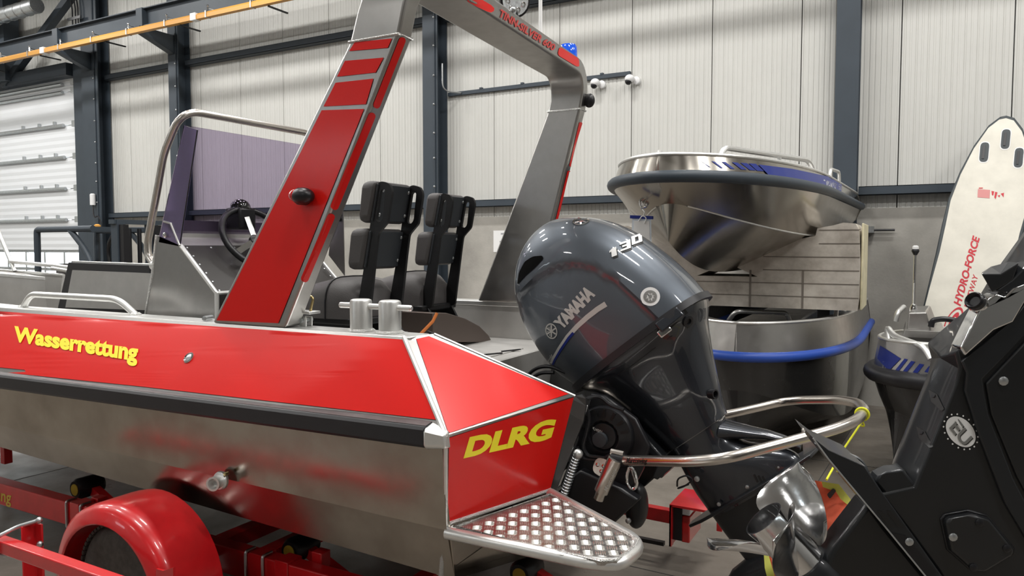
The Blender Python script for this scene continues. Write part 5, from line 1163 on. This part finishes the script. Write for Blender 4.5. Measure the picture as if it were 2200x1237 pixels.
if h[0]:
    q = h[0]; n_ = V((0, -1, -.3)).normalized()
    ed = MB().lathe(q + n_*-.004, n_, [(.035, 0), (.035, .01), (.02, .012)], 16).build('tow_eye_plate', 'chrome', ub)
    MB().tube(rnd([q + V((-.012, -.02, .04)), q + V((-.016, -.035, 0)), q + V((0, -.035, -.045)), q + V((.016, -.035, 0)), q + V((.012, -.02, .04))], .02), .007, 8).build('tow_eye', 'chrome', ub)
    tg = thing('job_sheet', 'paper sheet in a clear pocket with blue clip hanging from the upper boat bow', 'paper', q)
    yb = q.y - .06
    MB().prism([ay(x, y, yb) for x, y in ((1358, 466), (1399, 468), (1400, 545), (1374, 520), (1357, 500))], (0, .004, 0)).build('clear_pocket', 'clearpl', tg, smooth=0)
    MB().prism([ay(x, y, yb - .003) for x, y in ((1362, 474), (1395, 475), (1396, 532), (1374, 512), (1361, 498))], (0, .002, 0)).build('sheet', 'paper', tg, smooth=0)
    MB().prism([ay(x, y, yb - .006) for x, y in ((1353, 462), (1403, 464), (1403, 471), (1353, 469))], (0, .012, 0)).build('clip', 'navy', tg, bevel=.003)
    MB().tube([q + V((0, -.03, -.04)), ay(1385, 455, yb), ay(1383, 464, yb)], .004, 6).build('string', 'whitep', tg)
    MB().tube(rnd([ay(1372, 475, yb - .006), ay(1380, 462, yb - .006), ay(1390, 468, yb - .006), ay(1384, 480, yb - .006)], .02), .004, 6).build('string', 'whitep', tg)
# ---- foam block cut to carry the hull
FY = 6.25
fpx = [(1842, 668), (1846, 640), (1848, 560), (1846, 495), (1838, 480), (1812, 478), (1790, 484), (1756, 490), (1752, 506), (1705, 516), (1666, 520), (1640, 532), (1613, 540), (1612, 556), (1560, 566), (1498, 592)]
fp = [ay(x, y, FY) for x, y in fpx]; XC_ = -1.385
fp = fp + [V((2*XC_ - p.x, FY, p.z)) for p in fp[::-1]]
fo = thing('foam_block', 'dirty white foam cradle block between the two stored boats', 'foam block', (-1.2, FY + .35, 1.22))
fm = MB().prism(fp, (0, .62, 0)).build('block', 'foam', fo, smooth=0)
zz = [1.25 + k*.105 for k in range(1, 7)]
xl, xr_ = fp[-1].x, fp[1].x
for z in zz:
    prof_x = [xr_ - .01]; lft = xl + .02 if z < 1.50 else ay(1640, 540, FY).x if z < 1.72 else ay(1760, 500, FY).x
    MB().box((lft, FY - .0035, z - .003), (xr_ - .004, FY + .01, z + .003)).build('layer_joint', 'foamline', fo)
for px in (1612, 1725): c = ay(px, 600, FY); MB().box((c.x - .008, FY - .003, 1.26), (c.x + .008, FY + .01, 1.56)).build('seam', 'foamline', fo)
MB().prism([V((xr_ + .003, FY + .03, 1.26)), V((xr_ + .003, FY + .60, 1.26)), V((xr_ + .003, FY + .60, 1.93)), V((xr_ + .003, FY + .03, 1.93))], (.016, 0, 0)).build('end_face', 'foamside', fo, bevel=.006)
# ---- small console boat on the right
rb_, Wr, hlr, rhs, rsk, _ = stored_boat('stored_boat', 'small aluminium console boat with grey rail and blue stripes beside the leaning board', (-.19, 5.68, 0), (2.35, 7.6, 0), .70, .86, 1.11, .10, .30, ['bow2', 'bow2', 'alu', 'rubber'], .45, pw=2.6, cbk=(.95, .15), stem=.35, rr=.058)
RB_ = bvh_of([rsk])
decal_poly('blue_panel', [(1892, 742), (1936, 770), (1910, 797), (1886, 770)], RB_, 'navy', rb_, .004, 2)
for k, (x, y) in enumerate(((1944, 770), (1958, 775), (1976, 781), (1996, 786), (2016, 792))):
    w = 10 - abs(k - 2)*1.5; decal_poly('blue_stripe', [(x, y), (x + w, y + 2), (x - 20 + w, y + 27), (x - 20, y + 25)], RB_, 'navy', rb_, .004, 1)
g_ = [ay(1910, 735, 5.75), ay(1905, 700, 5.85), ay(1920, 722, 5.75), ay(1985, 745, 5.55), ay(2000, 772, 5.5)]
MB().tube(rnd(g_, .06), .021, 12).build('bow_rail', 'alubright', rb_)
g_ = [ay(1924, 690, 6.3), ay(1928, 672, 6.3), ay(1942, 658, 6.4), ay(1940, 668, 6.4)]
MB().tube(rnd(g_, .03), .02, 12).build('bow_rail', 'alubright', rb_)
cx = [ay(x, y, 6.1) for x, y in ((1948, 708), (2002, 712), (1990, 670), (1952, 671))]
MB().quads([[V((p.x, 6.1, p.z)) for p in cx], [V((cx[0].x + .02, 6.6, cx[0].z)), V((cx[1].x + .05, 6.6, cx[1].z)), V((cx[2].x + .03, 6.5, cx[2].z + .02)), V((cx[3].x + .03, 6.5, cx[3].z + .02))]]).build('console', 'alu', rb_, smooth=0, bevel=.01)
cx = [ay(x, y, 6.0) for x, y in ((1938, 724), (2030, 728), (2030, 712), (1942, 709))]
MB().prism(cx, (0, .7, -.0)).build('console_shelf', 'alu', rb_, smooth=0, bevel=.008)
cx = [ay(x, y, 6.02) for x, y in ((1940, 740), (2040, 760), (2040, 728), (1938, 724))]
MB().prism(cx, (0, .6, 0)).build('console_front', 'aludark', rb_, smooth=0)
MB().tube(rnd([ay(2000, 702, 6.1), ay(2003, 688, 6.1), ay(2030, 684, 6.1), ay(2058, 690, 6.1)], .05), .02, 12).build('steering_rim', 'black', rb_)
q = ay(1963, 664, 6.3); z_ = ay(1960, 545, 6.3)
la = thing('light_pole', 'thin chrome light pole with black tip on the console boat', 'pole light', q)
MB().tube([q, V((q.x, q.y, z_.z))], .011, 10).build('pole', 'chrome', la); MB().lathe((q.x, q.y, z_.z - .01), (0, 0, 1), [(.012, 0), (.028, .03), (.024, .045)], 12).build('pole_lamp', 'black', la); MB().lathe((q.x, q.y, z_.z + .035), (0, 0, 1), [(.022, 0), (.022, .02), (.01, .026)], 12).build('lamp_top', 'whitep', la); MB().lathe(q - V((0, 0, .03)), (0, 0, 1), [(.03, 0), (.028, .04), (.015, .07)], 12).build('pole_foot', 'chrome', la)
# ---- paddle board leaning on the wall
pb = thing('paddle_board', 'long off-white inflatable paddle board with dark edge leaning on the wall', 'paddle board', (.2, 7.9, 0))
P0, PN = V((0, 7.72, 0)), V((0, -1, .30)).normalized()
op = [(1955, 790), (1965, 740), (1976, 690), (1990, 630), (2010, 545), (2024, 480), (2038, 425), (2062, 368), (2092, 312), (2124, 268), (2148, 250), (2163, 247), (2180, 252), (2198, 275), (2212, 312), (2220, 370), (2214, 440), (2200, 500), (2183, 570), (2165, 640), (2145, 720), (2128, 790)]
of = [ap(x, y, P0, PN) for x, y in op]; k_ = (of[0].z) ; dn_ = (of[0] - of[3]).normalized(); 
bot_ = [of[0] + (of[0] - of[4])*(of[0].z/(of[4].z - of[0].z))*1.0, of[-1] + (of[-1] - of[-4])*(of[-1].z/max(.1, of[-4].z - of[-1].z))*1.0]
bot_ = [V((p.x, p.y, .003)) for p in bot_]
olist = [bot_[0]] + of + [bot_[1]]
bd_ = MB().prism(olist, -PN*.13).build('board_rail', 'suprail', pb, smooth=40, bevel=.03, bseg=4)
cc = sum(olist, V((0, 0, 0)))/len(olist)
face_ = MB().prism([p + (cc - p).normalized()*.035 + PN*.001 for p in olist], PN*.003).build('board_deck', 'sup', pb, smooth=0)
FB = bvh_of([face_])
for cx_, cy_ in ((2160, 299), (2114, 327), (2188, 339)):
    pts = [(p.x, p.y) for p in rpoly([(cx_ - 7, cy_ - 21), (cx_ + 12, cy_ - 21), (cx_ + 8, cy_ + 21), (cx_ - 11, cy_ + 21)], 9, 4)]
    decal_poly('fin_patch', [(x*1.0 + (x - cx_)*.18, y + (y - cy_)*.1) for x, y in pts], FB, 'whitep', pb, .002); decal_poly('fin_box', pts, FB, 'suprail', pb, .004)
    b = MB(); b.prism([ap(x, y, P0 + PN*.008, PN) for x, y in ((cx_ - 2, cy_ - 14), (cx_ + 3, cy_ - 14), (cx_, cy_ + 14), (cx_ - 5, cy_ + 14))], PN*.006); b.build('fin_slot', 'black', pb, smooth=0)
decal_text('lettering', 'HYDRO-FORCE', [(2064, 658), (2106, 510), (2090, 505), (2048, 652)], FB, 'redp', pb, .035, .15, 1, .002, 'red sporty lettering up the board')
decal_text('lettering', 'BESTWAY', [(2082, 662), (2102, 592), (2091, 588), (2071, 658)], FB, 'redp', pb, .012, .1, 1, .002)
for a_, b_, r_ in ((34, 15, -1.05), (22, 7, -1.05)):
    decal('red_logo', *ring_pix(2048, 690, a_, b_, r_, .84 if a_ > 30 else .5), FB, 'redp', pb, .002)
decal_poly('faded_label', [(2101, 406), (2127, 408), (2126, 426), (2100, 424)], FB, 'pinkp', pb, .002)
for pts in ([(2103, 403), (2112, 403), (2111, 405), (2103, 405)], [(2130, 410), (2136, 411), (2134, 420), (2131, 419)], [(2138, 412), (2143, 413), (2139, 428), (2136, 424)], [(2150, 416), (2157, 414), (2156, 424)], [(2143, 420), (2149, 419), (2147, 424)]):
    decal_poly('faded_label', pts, FB, 'redp', pb, .002)
# =================================================================== FORKLIFT behind the bow
fk = thing('forklift', 'black forklift truck with overhead guard parked by the sectional door', 'forklift', (-10.6, 6.6, 0))
Y0, Y1 = 6.2, 7.1
def fx(x, y): return ay(x, y, Y0)
A_, B_ = fx(78, 500), fx(200, 497); zt = 2.0
for y in (Y0, Y1):
    MB().tube(rnd([(A_.x, y, .75), (A_.x + .02, y, zt), (B_.x, y, zt)], .06), .045, 10).build('guard_post', 'steel', fk)
    MB().tube(rnd([(B_.x + .1, y, .8), (B_.x - .05, y, 1.6), (B_.x - .55, y, zt)], .3), .04, 10).build('guard_pillar', 'steel', fk)
for k in range(7): MB().box((A_.x + .1 + k*.19, Y0, zt - .03), (A_.x + .16 + k*.19, Y1, zt + .03)).build('guard_bar', 'steel', fk)
MB().box((A_.x - .35, Y0, .25), (B_.x + .15, Y1, .85)).build('truck_body', 'steel', fk, bevel=.06, bseg=3)
MB().box((A_.x - .55, Y0 + .02, .3), (A_.x - .2, Y1 - .02, 1.05)).build('counterweight', 'black', fk, bevel=.08, bseg=3)
MB().box((A_.x + .1, Y0 + .2, .85), (A_.x + .55, Y1 - .2, 1.0)).build('seat_cushion', 'leather', fk, bevel=.04); MB().box((A_.x + .08, Y0 + .2, 1.0), (A_.x + .2, Y1 - .2, 1.5)).build('seat_back', 'leather', fk, bevel=.04)
MB().tube([(B_.x - .15, Y0 + .3, .85), (B_.x - .32, Y0 + .35, 1.35)], .03, 10).build('steering_post', 'black', fk)
MB().tube([(B_.x - .34 + .0*math.cos(a), Y0 + .38 + .17*math.cos(a), 1.38 + .1*math.sin(a)) for a in [2*PI*k/16 for k in range(16)]], .018, 8, closed=True).build('steering_rim', 'black', fk)
for x, r in ((A_.x - .1, .26), (B_.x, .30)):
    for y in (Y0 - .05, Y1 - .13): MB().lathe((x, y, r), (0, 1, 0), [(.12, 0), (r - .03, 0), (r, .03), (r, .15), (r - .03, .18), (.12, .18)], 24).build('wheel', 'tyre', fk)
mx = B_.x + .32
for y in (6.25, 6.75):
    MB().box((mx, y, .06), (mx + .14, y + .12, 2.12)).build('mast_rail', 'steel', fk); MB().box((mx + .15, y + .02, .06), (mx + .24, y + .10, 2.05)).build('mast_rail', 'black', fk)
for z in (.5, 2.06): MB().box((mx, Y0 + .02, z), (mx + .12, Y1 - .02, z + .06)).build('mast_tie', 'steel', fk)
for y in (6.45, 6.6, 6.8): MB().tube([(mx + .1, y, .2), (mx + .1, y, 2.0)], .03, 8).build('lift_chain', 'black', fk)
MB().tube(rnd([(mx, 6.3, 1.95), (mx - .25, 6.35, 1.75), (mx - .1, 6.35, 1.1)], .2), .025, 8).build('hose', 'black', fk)
MB().box((mx + .25, Y0 + .0, .08), (mx + .30, Y1, .55)).build('fork_carriage', 'black', fk)
for y in (6.35, 6.8): MB().box((mx + .3, y, .05), (mx + 1.35, y + .1, .10)).build('fork', 'black', fk)
MB().lathe((A_.x + .2, Y1 - .1, zt + .02), (0, 0, 1), [(.05, 0), (.05, .06), (.02, .08)], 12).build('warning_lamp', 'orange', fk)
